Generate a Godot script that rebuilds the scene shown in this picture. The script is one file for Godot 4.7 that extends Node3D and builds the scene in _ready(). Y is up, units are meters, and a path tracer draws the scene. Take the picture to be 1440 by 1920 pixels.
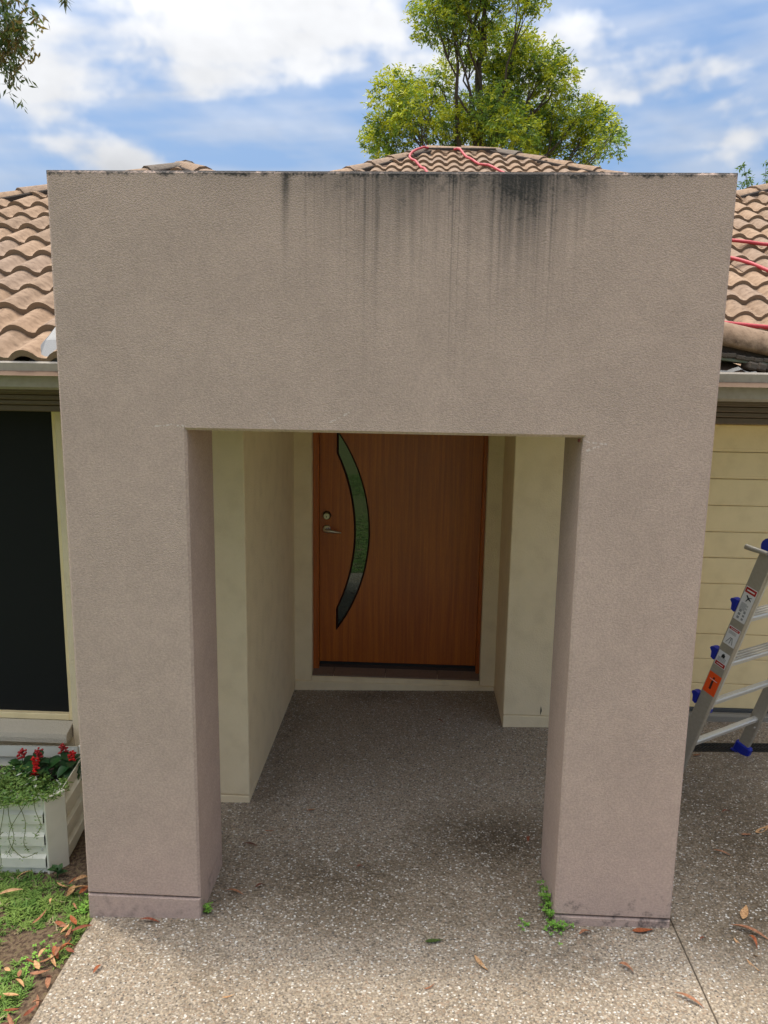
extends Node3D
# Entrance portico of a single storey house, seen from a raised spot on the lawn.

var M := {}
var T := {}
var rng := RandomNumberGenerator.new()
var taken := {}
var n_soft := FastNoiseLite.new()
var n_fine := FastNoiseLite.new()
const TP := 0.4663          # tan of the roof pitch, 25 degrees
const SUN_FROM := Vector3(-0.60, 3.14, -0.30)

# ------------------------------------------------------------------ helpers
func numbered(called: String) -> String:
	if not taken.has(called):
		taken[called] = 0
		return called
	taken[called] += 1
	return "%s_%03d" % [called, taken[called]]

func tag(o, label: String, category: String, group := ""):
	o.set_meta("label", label)
	o.set_meta("category", category)
	if group != "":
		o.set_meta("group", group)
	return o

func thing(called: String, at: Vector3, label: String, category: String, group := "") -> Node3D:
	var o := Node3D.new()
	o.name = numbered(called)
	add_child(o)
	o.position = at
	tag(o, label, category, group)
	return o

func start() -> SurfaceTool:
	var st := SurfaceTool.new()
	st.begin(Mesh.PRIMITIVE_TRIANGLES)
	return st

func put(called: String, mesh: Mesh, m: Material, parent: Node, xf := Transform3D.IDENTITY) -> MeshInstance3D:
	var o := MeshInstance3D.new()
	o.name = called if parent != self else numbered(called)
	o.mesh = mesh
	o.material_override = m
	o.transform = xf
	o.cast_shadow = GeometryInstance3D.SHADOW_CASTING_SETTING_ON
	parent.add_child(o, true)
	return o

func done(st: SurfaceTool) -> ArrayMesh:
	st.generate_normals()
	return st.commit()

func obj(called: String, st: SurfaceTool, m: Material, parent: Node, xf := Transform3D.IDENTITY) -> MeshInstance3D:
	return put(called, done(st), m, parent, xf)

# corners counter-clockwise as seen from outside
func quad(st: SurfaceTool, a: Vector3, b: Vector3, c: Vector3, d: Vector3):
	for p in [a, c, b, a, d, c]:
		st.add_vertex(p)

func tri(st: SurfaceTool, a: Vector3, b: Vector3, c: Vector3):
	for p in [a, c, b]:
		st.add_vertex(p)

# box with chamfered edges
func cbox(st: SurfaceTool, lo: Vector3, hi: Vector3, bev := 0.004, xf := Transform3D.IDENTITY):
	st.set_smooth_group(-1)
	var c := (lo + hi) * 0.5
	var h := (hi - lo) * 0.5
	var b: float = min(bev, min(h.x, min(h.y, h.z)) * 0.45)
	var P := func(ax: int, s: Vector3) -> Vector3:
		var q := Vector3(h.x - b, h.y - b, h.z - b)
		q[ax] = h[ax]
		return xf * (c + q * s)
	for ax in 3:
		var u := (ax + 1) % 3
		var v := (ax + 2) % 3
		for sg in [-1.0, 1.0]:
			var ss := []
			for k in [[-1, -1], [1, -1], [1, 1], [-1, 1]]:
				var s := Vector3.ONE
				s[ax] = sg
				s[u] = k[0] * sg
				s[v] = k[1]
				ss.append(P.call(ax, s))
			quad(st, ss[0], ss[1], ss[2], ss[3])
		# edges parallel to ax
		for su in [-1.0, 1.0]:
			for sv in [-1.0, 1.0]:
				var s0 := Vector3.ONE
				s0[ax] = -1.0; s0[u] = su; s0[v] = sv
				var s1 := s0
				s1[ax] = 1.0
				var a: Vector3 = P.call(u, s0)
				var b2: Vector3 = P.call(v, s0)
				var c2: Vector3 = P.call(v, s1)
				var d: Vector3 = P.call(u, s1)
				if su * sv > 0: quad(st, a, b2, c2, d)
				else: quad(st, b2, a, d, c2)
	for sx in [-1.0, 1.0]:
		for sy in [-1.0, 1.0]:
			for sz in [-1.0, 1.0]:
				var s := Vector3(sx, sy, sz)
				if sx * sy * sz > 0: tri(st, P.call(0, s), P.call(1, s), P.call(2, s))
				else: tri(st, P.call(0, s), P.call(2, s), P.call(1, s))

func box_mesh(lo: Vector3, hi: Vector3, bev := 0.004) -> ArrayMesh:
	var st := start()
	cbox(st, lo, hi, bev)
	return done(st)

func tube(st: SurfaceTool, pts: Array, radii: Array, sides := 8, cap := true):
	st.set_smooth_group(1)
	var rings := []
	var ref := Vector3(0.31, 0.2, 0.93).normalized()
	for i in pts.size():
		var d: Vector3 = (pts[min(i + 1, pts.size() - 1)] - pts[max(i - 1, 0)]).normalized()
		if absf(d.dot(ref)) > 0.95: ref = Vector3(1, 0.1, 0).normalized()
		var u := d.cross(ref).normalized()
		var v := d.cross(u).normalized()
		var ring := []
		for k in sides:
			var a := TAU * k / sides
			ring.append(pts[i] + (u * cos(a) + v * sin(a)) * radii[i])
		rings.append(ring)
	for i in pts.size() - 1:
		for k in sides:
			var k2 := (k + 1) % sides
			quad(st, rings[i][k], rings[i + 1][k], rings[i + 1][k2], rings[i][k2])
	if cap:
		st.set_smooth_group(-1)
		for k in range(1, sides - 1):
			tri(st, rings[0][0], rings[0][k], rings[0][k + 1])
			tri(st, rings[-1][0], rings[-1][k + 1], rings[-1][k])

# closed outline (x, y) pushed from z0 to z1
func prism(st: SurfaceTool, poly: PackedVector2Array, z0: float, z1: float, xf := Transform3D.IDENTITY):
	st.set_smooth_group(-1)
	var p := poly
	if Geometry2D.is_polygon_clockwise(p):
		p = p.duplicate()
		p.reverse()
	var idx := Geometry2D.triangulate_polygon(p)
	for i in range(0, idx.size(), 3):
		var a := p[idx[i]]
		var b := p[idx[i + 1]]
		var c := p[idx[i + 2]]
		if (b - a).cross(c - a) < 0:
			var t := b; b = c; c = t
		tri(st, xf * Vector3(a.x, a.y, z1), xf * Vector3(b.x, b.y, z1), xf * Vector3(c.x, c.y, z1))
		tri(st, xf * Vector3(a.x, a.y, z0), xf * Vector3(c.x, c.y, z0), xf * Vector3(b.x, b.y, z0))
	for i in p.size():
		var a := p[i]
		var b := p[(i + 1) % p.size()]
		quad(st, xf * Vector3(a.x, a.y, z1), xf * Vector3(a.x, a.y, z0), xf * Vector3(b.x, b.y, z0), xf * Vector3(b.x, b.y, z1))

# outline in (z, y), pushed along x
func along_x(st: SurfaceTool, zy: Array, x0: float, x1: float):
	var p := PackedVector2Array()
	for q in zy: p.append(Vector2(-q[0], q[1]))
	prism(st, p, x0, x1, Transform3D(Basis(Vector3(0, 0, -1), Vector3(0, 1, 0), Vector3(1, 0, 0)), Vector3.ZERO))

func lin(r: float, g: float, b: float) -> Color:
	return Color(r, g, b).linear_to_srgb()

func noise(kind: int, freq: float, seed_: int, oct := 4) -> FastNoiseLite:
	var n := FastNoiseLite.new()
	n.noise_type = kind
	n.frequency = freq
	n.seed = seed_
	n.fractal_type = FastNoiseLite.FRACTAL_FBM
	n.fractal_octaves = oct
	return n

# grey noise laid through a colour ramp
func ramp_tex(n: FastNoiseLite, size: int, cols: Array) -> ImageTexture:
	var src := n.get_seamless_image(size, size)
	src.convert(Image.FORMAT_L8)
	var d := src.get_data()
	var g := Gradient.new()
	var offs := PackedFloat32Array()
	var cs := PackedColorArray()
	for i in cols.size():
		offs.append(float(i) / (cols.size() - 1))
		cs.append(cols[i])
	g.offsets = offs
	g.colors = cs
	var lut := []
	for i in 256: lut.append(g.sample(i / 255.0))
	var out := PackedByteArray()
	out.resize(d.size() * 3)
	for i in d.size():
		var c: Color = lut[d[i]]
		out[i * 3] = c.r8
		out[i * 3 + 1] = c.g8
		out[i * 3 + 2] = c.b8
	return ImageTexture.create_from_image(Image.create_from_data(size, size, false, Image.FORMAT_RGB8, out))

func bump_tex(n: FastNoiseLite, size: int, strength: float) -> ImageTexture:
	var im := n.get_seamless_image(size, size)
	im.convert(Image.FORMAT_RGBA8)
	im.bump_map_to_normal_map(strength)
	return ImageTexture.create_from_image(im)

func mat(col: Color, rough := 0.85, albedo: Texture2D = null, bump: Texture2D = null, metres := 1.0, bump_amt := 1.0, metal := 0.0) -> StandardMaterial3D:
	var m := StandardMaterial3D.new()
	m.albedo_color = col
	m.roughness = rough
	m.metallic = metal
	if albedo: m.albedo_texture = albedo
	if bump:
		m.normal_enabled = true
		m.normal_texture = bump
		m.normal_scale = bump_amt
	if albedo or bump:
		m.uv1_triplanar = true
		m.uv1_world_triplanar = true
		m.uv1_scale = Vector3.ONE / metres
	return m

func vmat(rough := 0.7, back := 0.0) -> StandardMaterial3D:
	var m := StandardMaterial3D.new()
	m.vertex_color_use_as_albedo = true
	m.roughness = rough
	m.cull_mode = BaseMaterial3D.CULL_DISABLED
	if back > 0.0:
		m.backlight_enabled = true
		m.backlight = Color(back, back, back * 0.7)
	return m

# height of the paved and grassed ground: it falls gently to the left
func gh(x: float) -> float:
	return 0.031 * clampf(x + 0.15, -4.0, 4.0)

# ------------------------------------------------------------------ camera, sky, sun
func make_camera_and_light():
	var cam := Camera3D.new()
	cam.name = "camera"
	add_child(cam)
	cam.position = Vector3(0, 2.4, 0)
	cam.keep_aspect = Camera3D.KEEP_HEIGHT
	cam.fov = 67.10
	var back := Vector3(CAMB[0], CAMB[1], CAMB[2]).normalized()
	var right := Vector3(CAMR[0], CAMR[1], CAMR[2])
	right = (right - back * right.dot(back)).normalized()
	cam.basis = Basis(right, back.cross(right), back)
	cam.near = 0.05
	cam.far = 900.0
	cam.current = true

	var env := Environment.new()
	env.background_mode = Environment.BG_SKY
	var sky := Sky.new()
	var pan := PanoramaSkyMaterial.new()
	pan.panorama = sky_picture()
	pan.energy_multiplier = 1.0
	sky.sky_material = pan
	env.sky = sky
	env.background_energy_multiplier = 1.0
	env.tonemap_mode = Environment.TONE_MAPPER_LINEAR
	env.tonemap_exposure = 1.85
	env.sdfgi_enabled = true
	env.ssao_enabled = true
	env.ssil_enabled = true
	var we := WorldEnvironment.new()
	we.name = "environment"
	we.environment = env
	add_child(we)

	var sun := DirectionalLight3D.new()
	sun.name = "sun"
	sun.light_energy = 0.37
	sun.light_color = Color(1.0, 0.955, 0.88)
	sun.light_angular_distance = 4.0
	sun.shadow_enabled = true
	add_child(sun)
	sun.look_at_from_position(SUN_FROM * 10.0, Vector3.ZERO, Vector3(0, 0, 1))

func azd_(az: float) -> float:
	return rad_to_deg(az)

func sky_picture() -> ImageTexture:
	var w := 3072
	var h := 1536
	var big := noise(FastNoiseLite.TYPE_SIMPLEX_SMOOTH, 0.55, 11, 6)
	var puff := noise(FastNoiseLite.TYPE_SIMPLEX_SMOOTH, 5.0, 5, 7)
	var wisp := noise(FastNoiseLite.TYPE_SIMPLEX_SMOOTH, 1.3, 23, 5)
	# banks of cloud: azimuth, elevation, half width, half height (degrees), strength
	var banks := [[-17, 22.0, 11, 2.8, 0.62], [-5, 23, 9, 3.0, 0.55], [-26, 18.2, 5, 2.0, 0.50], [-20.3, 13.0, 3.0, 1.4, 1.0], [-16, 18.2, 5.0, 1.5, 0.52], [-24.5, 15.4, 2.4, 2.4, 0.35],
		[14.5, 18.6, 7, 1.7, 0.45], [20, 14.6, 3.6, 2.2, 0.45], [5, 18, 5, 2.4, 0.25], [-14, 12.2, 5, 0.8, 0.30], [12, 21.5, 8, 1.2, 0.22],
		[-11, 15.3, 5.0, 2.0, -0.9], [-5, 16.5, 4.5, 2.0, -0.6], [-20.8, 15.8, 2.2, 0.7, -0.35], [14, 15.3, 3.5, 1.0, -0.55], [17, 21.7, 4, 1.2, -0.4], [-22, 12.2, 2, 0.8, -0.2]]
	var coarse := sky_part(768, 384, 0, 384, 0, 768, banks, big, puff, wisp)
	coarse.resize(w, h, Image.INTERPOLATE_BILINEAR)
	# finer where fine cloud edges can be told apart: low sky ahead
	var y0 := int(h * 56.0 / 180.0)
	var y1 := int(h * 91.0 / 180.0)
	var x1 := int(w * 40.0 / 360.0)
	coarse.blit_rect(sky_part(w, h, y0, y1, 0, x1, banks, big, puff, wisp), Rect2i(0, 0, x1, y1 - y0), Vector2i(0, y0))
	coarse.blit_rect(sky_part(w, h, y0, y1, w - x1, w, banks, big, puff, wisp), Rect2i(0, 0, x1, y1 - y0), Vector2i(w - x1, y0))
	return ImageTexture.create_from_image(coarse)

func sky_part(w: int, h: int, ja: int, jb: int, ia: int, ib: int, banks: Array, big: FastNoiseLite, puff: FastNoiseLite, wisp: FastNoiseLite) -> Image:
	var data := PackedFloat32Array()
	data.resize((jb - ja) * (ib - ia) * 3)
	var at := 0
	for j in range(ja, jb):
		var el := (0.5 - (j + 0.5) / h) * PI
		var se := sin(el)
		var ce := cos(el)
		var eld := rad_to_deg(el)
		for i in range(ia, ib):
			var az := (i + 0.5) / w * TAU
			if az > PI: az -= TAU
			var r := 0.30
			var g := 0.34
			var b := 0.40
			if el > -0.02:
				var d := Vector3(sin(az) * ce, se, -cos(az) * ce)
				var t := pow(clampf(1.0 - se, 0.0, 1.0), 3.0)
				r = lerpf(0.10, 0.20, t); g = lerpf(0.19, 0.305, t); b = lerpf(0.38, 0.435, t)
				var q := Vector2(d.x, d.z) / (maxf(se, 0.0) + 0.22)
				var dens := 0.16 + 0.95 * big.get_noise_2d(q.x, q.y)
				var azd := rad_to_deg(az)
				if absf(azd) < 46.0 and eld < 36.0:
					var keep := clampf((absf(azd) - 30.0) / 14.0, 0.0, 1.0)
					keep = maxf(keep, clampf((eld - 25.0) / 9.0, 0.0, 1.0))
					var s := -0.10
					for k in banks:
						var dx: float = (azd - k[0]) / k[2]
						var dy: float = (eld - k[1]) / k[3]
						s += k[4] * exp(-(dx * dx + dy * dy) * 0.9)
					dens = lerpf(s + 0.25 * big.get_noise_2d(q.x * 1.6, q.y * 1.6), dens, keep)
				var warp := 0.10 * wisp.get_noise_3d(d.x * 2.5 + 7.0, d.y * 2.5, d.z * 2.5)
				var p := puff.get_noise_3d(d.x * 1.5 + warp, d.y * 2.6 + warp, d.z * 1.5)
				var wv := wisp.get_noise_3d(d.x * 4.0 + d.y * 3.0, d.y * 11.0 + d.x * 2.0, d.z * 4.0)
				var streak := wisp.get_noise_3d(azd_(az) * 0.035 + eld * 0.10, eld * 0.42 - azd_(az) * 0.05, 4.0)
				var curl := puff.get_noise_3d(d.x * 5.2 + warp * 3.0, d.y * 7.0, d.z * 5.2 - warp * 3.0)
				dens += 0.46 * p + 0.24 * wv + 0.30 * streak + 0.20 * curl
				var c := clampf((dens + 0.06) / 0.66, 0.0, 1.0)
				c = maxf(c * c * (3.0 - 2.0 * c), clampf(0.20 + 0.35 * wv + 0.40 * streak, 0.0, 0.6))
				var thick := clampf((dens - 0.35) / 0.7, 0.0, 1.0)
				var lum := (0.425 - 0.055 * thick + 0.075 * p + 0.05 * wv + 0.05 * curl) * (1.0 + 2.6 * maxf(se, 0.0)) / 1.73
				r = lerpf(r, lum * 0.975, c * 0.95)
				g = lerpf(g, lum * 0.99, c * 0.95)
				b = lerpf(b, lum * 1.02, c * 0.95)
				# thin cloud round the sun; its bright glow is added to lift the shade
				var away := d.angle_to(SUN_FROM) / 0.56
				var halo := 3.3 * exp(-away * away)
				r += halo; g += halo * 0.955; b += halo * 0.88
			data[at] = r * SKY_GAIN; data[at + 1] = g * SKY_GAIN; data[at + 2] = b * SKY_GAIN
			at += 3
	return Image.create_from_data(ib - ia, jb - ja, false, Image.FORMAT_RGBF, data.to_byte_array())

const SKY_GAIN := 1.0
const CAMR := [0.99875, 0.01556, -0.04753]
const CAMB := [0.04402, 0.17742, 0.98315]

# ------------------------------------------------------------------ materials
func make_materials():
	n_soft = noise(FastNoiseLite.TYPE_SIMPLEX_SMOOTH, 1.5, 3, 5)
	n_fine = noise(FastNoiseLite.TYPE_SIMPLEX, 11.0, 8, 4)
	T.stucco = bump_tex(noise(FastNoiseLite.TYPE_SIMPLEX, 0.11, 4, 3), 512, 3.0)
	T.grain = bump_tex(noise(FastNoiseLite.TYPE_SIMPLEX, 0.06, 9, 5), 512, 3.0)
	T.mottle = ramp_tex(noise(FastNoiseLite.TYPE_SIMPLEX, 0.02, 14, 6), 512, [Color(0.925, 0.92, 0.91), Color(0.97, 0.97, 0.965), Color(1, 1, 1)])
	T.clean = ramp_tex(noise(FastNoiseLite.TYPE_SIMPLEX, 0.008, 15, 6), 512, [Color(0.955, 0.95, 0.94), Color(0.985, 0.985, 0.98), Color(1, 1, 1)])
	T.speck = ramp_tex(noise(FastNoiseLite.TYPE_SIMPLEX, 0.16, 17, 3), 512, [Color(0.70, 0.68, 0.66), Color(0.95, 0.95, 0.95), Color(1, 1, 1)])
	M.cream = mat(Color(0.93, 0.85, 0.70), 0.9, T.clean, T.stucco, 0.9, 0.35)
	M.cream_smooth = mat(Color(0.945, 0.85, 0.645), 0.55, T.clean, T.grain, 0.9, 0.12)
	M.sill = mat(Color(0.80, 0.75, 0.65), 0.9, T.speck, T.grain, 0.5, 0.5)
	M.fascia = mat(Color(0.40, 0.335, 0.265), 0.55, T.mottle, null, 0.6)
	M.gutter = mat(Color(0.64, 0.60, 0.545), 0.35, T.mottle, null, 0.5)
	M.ceiling = mat(Color(0.93, 0.91, 0.86), 0.9, T.mottle, null, 1.0)
	M.screen = mat(Color(0.13, 0.135, 0.13), 0.55, T.speck, T.grain, 0.12, 0.6)
	M.screen.metallic_specular = 0.25
	M.alu = mat(Color(0.86, 0.85, 0.82), 0.45, T.mottle, T.grain, 0.25, 0.08, 0.55)
	M.alu_dull = mat(Color(0.70, 0.675, 0.62), 0.5, T.mottle, T.grain, 0.25, 0.1, 0.5)
	M.nickel = mat(Color(0.74, 0.70, 0.62), 0.3, null, null, 1.0, 1.0, 0.9)
	M.brass_dark = mat(Color(0.33, 0.27, 0.18), 0.35, null, null, 1.0, 1.0, 0.8)
	M.black = mat(Color(0.05, 0.05, 0.052), 0.6)
	M.grate = mat(Color(0.17, 0.17, 0.172), 0.6)
	M.blue = mat(Color(0.03, 0.13, 0.58), 0.4)
	M.white = mat(Color(0.90, 0.88, 0.80), 0.42, T.clean, null, 0.5)
	M.paper = mat(Color(0.86, 0.86, 0.85), 0.5)
	M.red = mat(Color(0.66, 0.10, 0.07), 0.5)
	M.orange = mat(Color(0.93, 0.32, 0.03), 0.5)
	M.ink = mat(Color(0.10, 0.10, 0.10), 0.6)
	M.ink_pale = mat(Color(0.55, 0.56, 0.56), 0.6)
	M.hose = mat(Color(0.74, 0.22, 0.25), 0.5, T.speck, null, 0.25)
	M.flash = mat(Color(0.50, 0.505, 0.51), 0.55, T.speck, T.grain, 0.2, 0.5, 0.4)
	M.mortar = mat(Color(0.40, 0.36, 0.315), 0.97, T.speck, T.grain, 0.22, 1.2)
	M.mortar_dark = mat(Color(0.235, 0.195, 0.165), 0.97, T.speck, T.grain, 0.3, 1.0)
	M.underlay = mat(Color(0.42, 0.34, 0.275), 0.95, T.mottle, null, 0.7)
	M.tiles = []
	var tile_tex := ramp_tex(noise(FastNoiseLite.TYPE_SIMPLEX, 0.018, 31, 6), 512, [Color(0.62, 0.58, 0.55), Color(0.86, 0.84, 0.82), Color(0.96, 0.95, 0.94), Color(1, 1, 1)])
	for c in [Color(0.60, 0.50, 0.405), Color(0.57, 0.48, 0.395), Color(0.625, 0.525, 0.43), Color(0.58, 0.495, 0.42)]:
		M.tiles.append(mat(c, 0.93, tile_tex, T.grain, 0.55, 0.5))
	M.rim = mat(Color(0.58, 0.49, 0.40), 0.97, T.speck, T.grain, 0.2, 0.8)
	M.cap_grey = mat(Color(0.44, 0.40, 0.36), 0.95, tile_tex, T.grain, 0.4, 0.7)
	M.wood = mat(Color(1, 1, 1), 0.40)
	M.wood.albedo_texture = wood_picture(Color(0.55, 0.255, 0.025), Color(0.71, 0.385, 0.065))
	M.wood.uv1_scale = Vector3(1, 1, 1)
	M.wood.clearcoat_enabled = true
	M.wood.clearcoat = 0.22
	M.wood.clearcoat_roughness = 0.22
	M.jamb = M.wood.duplicate()
	M.jamb.albedo_color = Color(1, 0.98, 0.94)
	M.jamb.albedo_texture = wood_picture(Color(0.60, 0.29, 0.07), Color(0.74, 0.40, 0.12))
	M.bead = mat(Color(0.20, 0.075, 0.04), 0.4)
	M.threshold = mat(Color(0.20, 0.12, 0.085), 0.5, T.mottle, null, 0.4)
	M.sill_tile = mat(Color(0.50, 0.40, 0.335), 0.55, T.mottle, T.grain, 0.4, 0.15)
	M.glass = mat(Color(0.30, 0.335, 0.32), 0.02)
	M.glass.metallic = 0.75
	M.glass.metallic_specular = 1.0
	M.bark = mat(Color(0.36, 0.31, 0.26), 0.95, T.speck, T.grain, 0.5, 1.2)
	M.twig = mat(Color(0.25, 0.21, 0.16), 0.9)
	M.leaf = vmat(0.55, 0.85)
	M.grass = vmat(0.7, 0.4)
	M.soil = mat(Color(0.27, 0.205, 0.155), 1.0, T.speck, T.grain, 0.35, 1.5)
	M.stone = vmat(0.75)
	M.portico = StandardMaterial3D.new()
	M.portico.albedo_texture = portico_picture()
	M.portico.roughness = 0.93
	M.portico.normal_enabled = true
	M.portico.normal_texture = bump_tex(noise(FastNoiseLite.TYPE_SIMPLEX, 0.19, 44, 3), 2048, 4.0)
	M.portico.normal_scale = 0.32
	M.concrete = StandardMaterial3D.new()
	M.concrete.albedo_texture = concrete_picture()
	M.concrete.roughness = 0.9
	M.concrete.normal_enabled = true
	M.concrete.normal_texture = bump_tex(noise(FastNoiseLite.TYPE_SIMPLEX, 0.2, 45, 3), 1024, 4.0)

func wood_picture(dark: Color, pale: Color) -> ImageTexture:
	# straight vertical veneer grain; the picture covers 1.3 m by 2.3 m
	var w := 640
	var h := 512
	var a := noise(FastNoiseLite.TYPE_SIMPLEX, 1.0, 61, 4)
	var out := PackedByteArray()
	out.resize(w * h * 3)
	var k := 0
	for j in h:
		for i in w:
			var x := i / 640.0 * 1.3
			var y := j / 512.0 * 2.3
			var leafn := floorf((x + 0.02) / 0.305)
			var fine := a.get_noise_2d(x * 260.0 + leafn * 40.0, y * 1.6)
			var wide := a.get_noise_2d(x * 22.0 + leafn * 17.0 + 300.0, y * 0.7)
			var pore := a.get_noise_2d(x * 420.0, y * 22.0 + 90.0)
			var t := clampf(0.5 + 0.42 * wide + 0.40 * fine + 0.22 * pore + 0.07 * sin(leafn * 2.4), 0.0, 1.0)
			var seam := fposmod(x + 0.02, 0.305)
			if seam < 0.006: t = minf(1.0, t + 0.25)
			var c := dark.lerp(pale, t)
			out[k] = c.r8; out[k + 1] = c.g8; out[k + 2] = c.b8
			k += 3
	return ImageTexture.create_from_image(Image.create_from_data(w, h, false, Image.FORMAT_RGB8, out))

const PX0 := -1.85
const PX1 := 1.55
const PY0 := -0.26
const PY1 := 3.14
func portico_picture() -> ImageTexture:
	# sand-finished render with mould runs where rain comes over the top edge
	var n := 1024
	var sand := noise(FastNoiseLite.TYPE_SIMPLEX, 0.22, 71, 2)
	var blot := noise(FastNoiseLite.TYPE_SIMPLEX_SMOOTH, 1.0, 72, 5)
	var amt := PackedFloat32Array()
	var run := PackedFloat32Array()
	var thin := PackedFloat32Array()
	var thinrun := PackedFloat32Array()
	rng.seed = 51
	# streak groups read off the wall: centre, half width, strength, length (metres)
	var groups := [[0.36, 0.10, 1.0, 0.17], [0.30, 0.22, 0.55, 0.14], [-0.05, 0.10, 0.55, 0.12], [-0.16, 0.14, 0.42, 0.17], [-0.36, 0.10, 0.34, 0.12], [0.58, 0.08, 0.6, 0.10], [-0.525, 0.016, 0.75, 0.16], [0.14, 0.06, 0.34, 0.09], [-0.75, 0.25, 0.12, 0.07], [0.85, 0.2, 0.14, 0.05]]
	for i in n:
		var x := PX0 + (PX1 - PX0) * (i + 0.5) / n
		var s := 0.0
		var l := 0.0
		for g in groups:
			var d: float = (x - g[0]) / g[1]
			var e: float = g[2] * exp(-d * d)
			s += e
			l += e * g[3]
		amt.append(s)
		run.append((l / s if s > 0.001 else 0.05) * (1.0 + 0.55 * blot.get_noise_2d(x * 34.0, 9.0)))
		var zone := exp(-pow((x - 0.20) / 0.40, 2.0)) + 0.45 * exp(-pow((x + 0.28) / 0.25, 2.0))
		var ln := blot.get_noise_2d(x * 62.0, 40.0)
		thin.append(clampf(ln * 2.2 - 0.15, 0.0, 1.0) * zone * clampf(0.45 + 1.8 * blot.get_noise_2d(x * 8.0, 200.0), 0.0, 1.1))
		thinrun.append(0.26 + 0.34 * absf(blot.get_noise_2d(x * 60.0, 77.0)) * 2.0 * zone)
	var out := PackedByteArray()
	out.resize(n * n * 3)
	var k := 0
	for j in n:
		var y := PY1 - (PY1 - PY0) * (j + 0.5) / n
		var d := 3.139 - y
		for i in n:
			var x := PX0 + (PX1 - PX0) * (i + 0.5) / n
			var s := sand.get_noise_2d(i, j)
			var ii := clampi(i + int(2.5 * blot.get_noise_2d(x * 9.0, y * 3.0 + 60.0)), 0, n - 1)
			var b := blot.get_noise_2d(x * 3.0, y * 3.0)
			var b2 := blot.get_noise_2d(x * 14.0 + 50.0, y * 14.0)
			var v := 1.0 + 0.06 * s + 0.035 * b + 0.03 * b2
			var stain := 0.0
			if d < 1.7 and d > -0.01:
				var br := 0.80 + 0.35 * blot.get_noise_2d(x * 60.0, y * 2.5 + 20.0) + 0.15 * s
				stain = amt[ii] * exp(-pow(d / run[ii], 1.3)) * br * 0.85
				stain += 0.48 * thin[ii] * exp(-pow(d / thinrun[ii], 1.6)) * br
				# mould freckles gathered along the wet top edge
				var damp := exp(-pow((x - 0.1) / 0.62, 2.0))
				var fl := clampf(b2 * 1.5 + b * 0.8 + s * 0.6 + 0.42 - d * 6.0, 0.0, 1.0)
				stain += 0.24 * fl * damp
				stain += 0.80 * clampf(1.15 + 1.2 * b2 + 0.5 * s - d * 65.0, 0.0, 1.0)  # mould along the top arris, darkened further to cancel the sunlit bevel line
			# splash dirt at the foot of the posts
			var foot := y - gh(x)
			if foot < 0.22:
				var sp := clampf(0.12 - foot * 5.0 + 1.3 * b2 + 0.5 * s + 0.5 * b, 0.0, 1.0)
				stain += sp * (0.6 if x > 0.0 else 0.30)
			stain = clampf(stain, 0.0, 0.86)
			# pale scrapes and hairlines at the corners of the opening
			var chalk := 0.0
			for q in [[-1.06, -0.93, 2.176, 0.05], [0.64, 0.73, 2.150, -0.12], [0.65, 0.70, 2.118, 0.2], [-0.36, -0.28, 2.20, 0.6], [-0.60, -0.57, 2.24, -1.2]]:
				if x > q[0] and x < q[1]:
					var off := absf(y - (q[2] + q[3] * (x - q[0]) + 0.012 * b2))
					if off < 0.0035: chalk = maxf(chalk, clampf(0.35 + 1.2 * s, 0.0, 0.5))
			var c := Color(0.716 * v, 0.620 * v, 0.562 * v).lerp(Color(0.15, 0.145, 0.14), stain).lerp(Color(0.86, 0.83, 0.80), chalk)
			out[k] = c.r8; out[k + 1] = c.g8; out[k + 2] = c.b8
			k += 3
	return ImageTexture.create_from_image(Image.create_from_data(n, n, false, Image.FORMAT_RGB8, out))

# dark algae and dirt patches; the paving is also darker from the portico back, 0 to 1
func grime(x: float, z: float) -> float:
	var s := 0.05 * float(z < -2.95) + 0.30 * n_soft.get_noise_2d(x * 0.9, z * 0.9) + 0.16 * n_fine.get_noise_2d(x, z)
	for b in [[0.50, -3.70, 0.42, 0.26, 0.80], [-0.35, -3.32, 0.55, 0.24, 0.62], [-0.2, -5.5, 0.35, 0.09, 0.35], [1.75, -3.8, 0.6, 0.75, 0.62], [1.55, -3.1, 0.5, 0.22, 0.35], [-0.82, -4.6, 0.1, 0.9, 0.25], [0.1, -4.6, 0.8, 0.7, -0.35], [0.3, -3.08, 0.8, 0.16, 0.3], [-1.0, -3.2, 0.2, 0.25, 0.25]]:
		var dx: float = (x - b[0]) / b[2]
		var dz: float = (z - b[1]) / b[3]
		s += b[4] * exp(-(dx * dx + dz * dz))
	return clampf(s, 0.0, 0.92)

const GX0 := -1.6
const GX1 := 3.4
const GZ0 := -6.0
const GZ1 := -1.0
func concrete_picture() -> ImageTexture:
	var n := 1024
	var sand := noise(FastNoiseLite.TYPE_SIMPLEX, 0.35, 81, 2)
	var out := PackedByteArray()
	out.resize(n * n * 3)
	var k := 0
	for j in n:
		var z := GZ0 + (GZ1 - GZ0) * (j + 0.5) / n
		for i in n:
			var x := GX0 + (GX1 - GX0) * (i + 0.5) / n
			var g := grime(x, z) if (z < -2.0 and x < 3.0) else 0.2
			var v := 1.0 + 0.28 * sand.get_noise_2d(i, j)
			var c := Color(0.605 * v, 0.55 * v, 0.475 * v).lerp(Color(0.30 * v, 0.25 * v, 0.18 * v), g)
			out[k] = c.r8; out[k + 1] = c.g8; out[k + 2] = c.b8
			k += 3
	return ImageTexture.create_from_image(Image.create_from_data(n, n, false, Image.FORMAT_RGB8, out))

# ------------------------------------------------------------------ ground
func structure(o):
	o.set_meta("kind", "structure")
	return o

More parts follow.
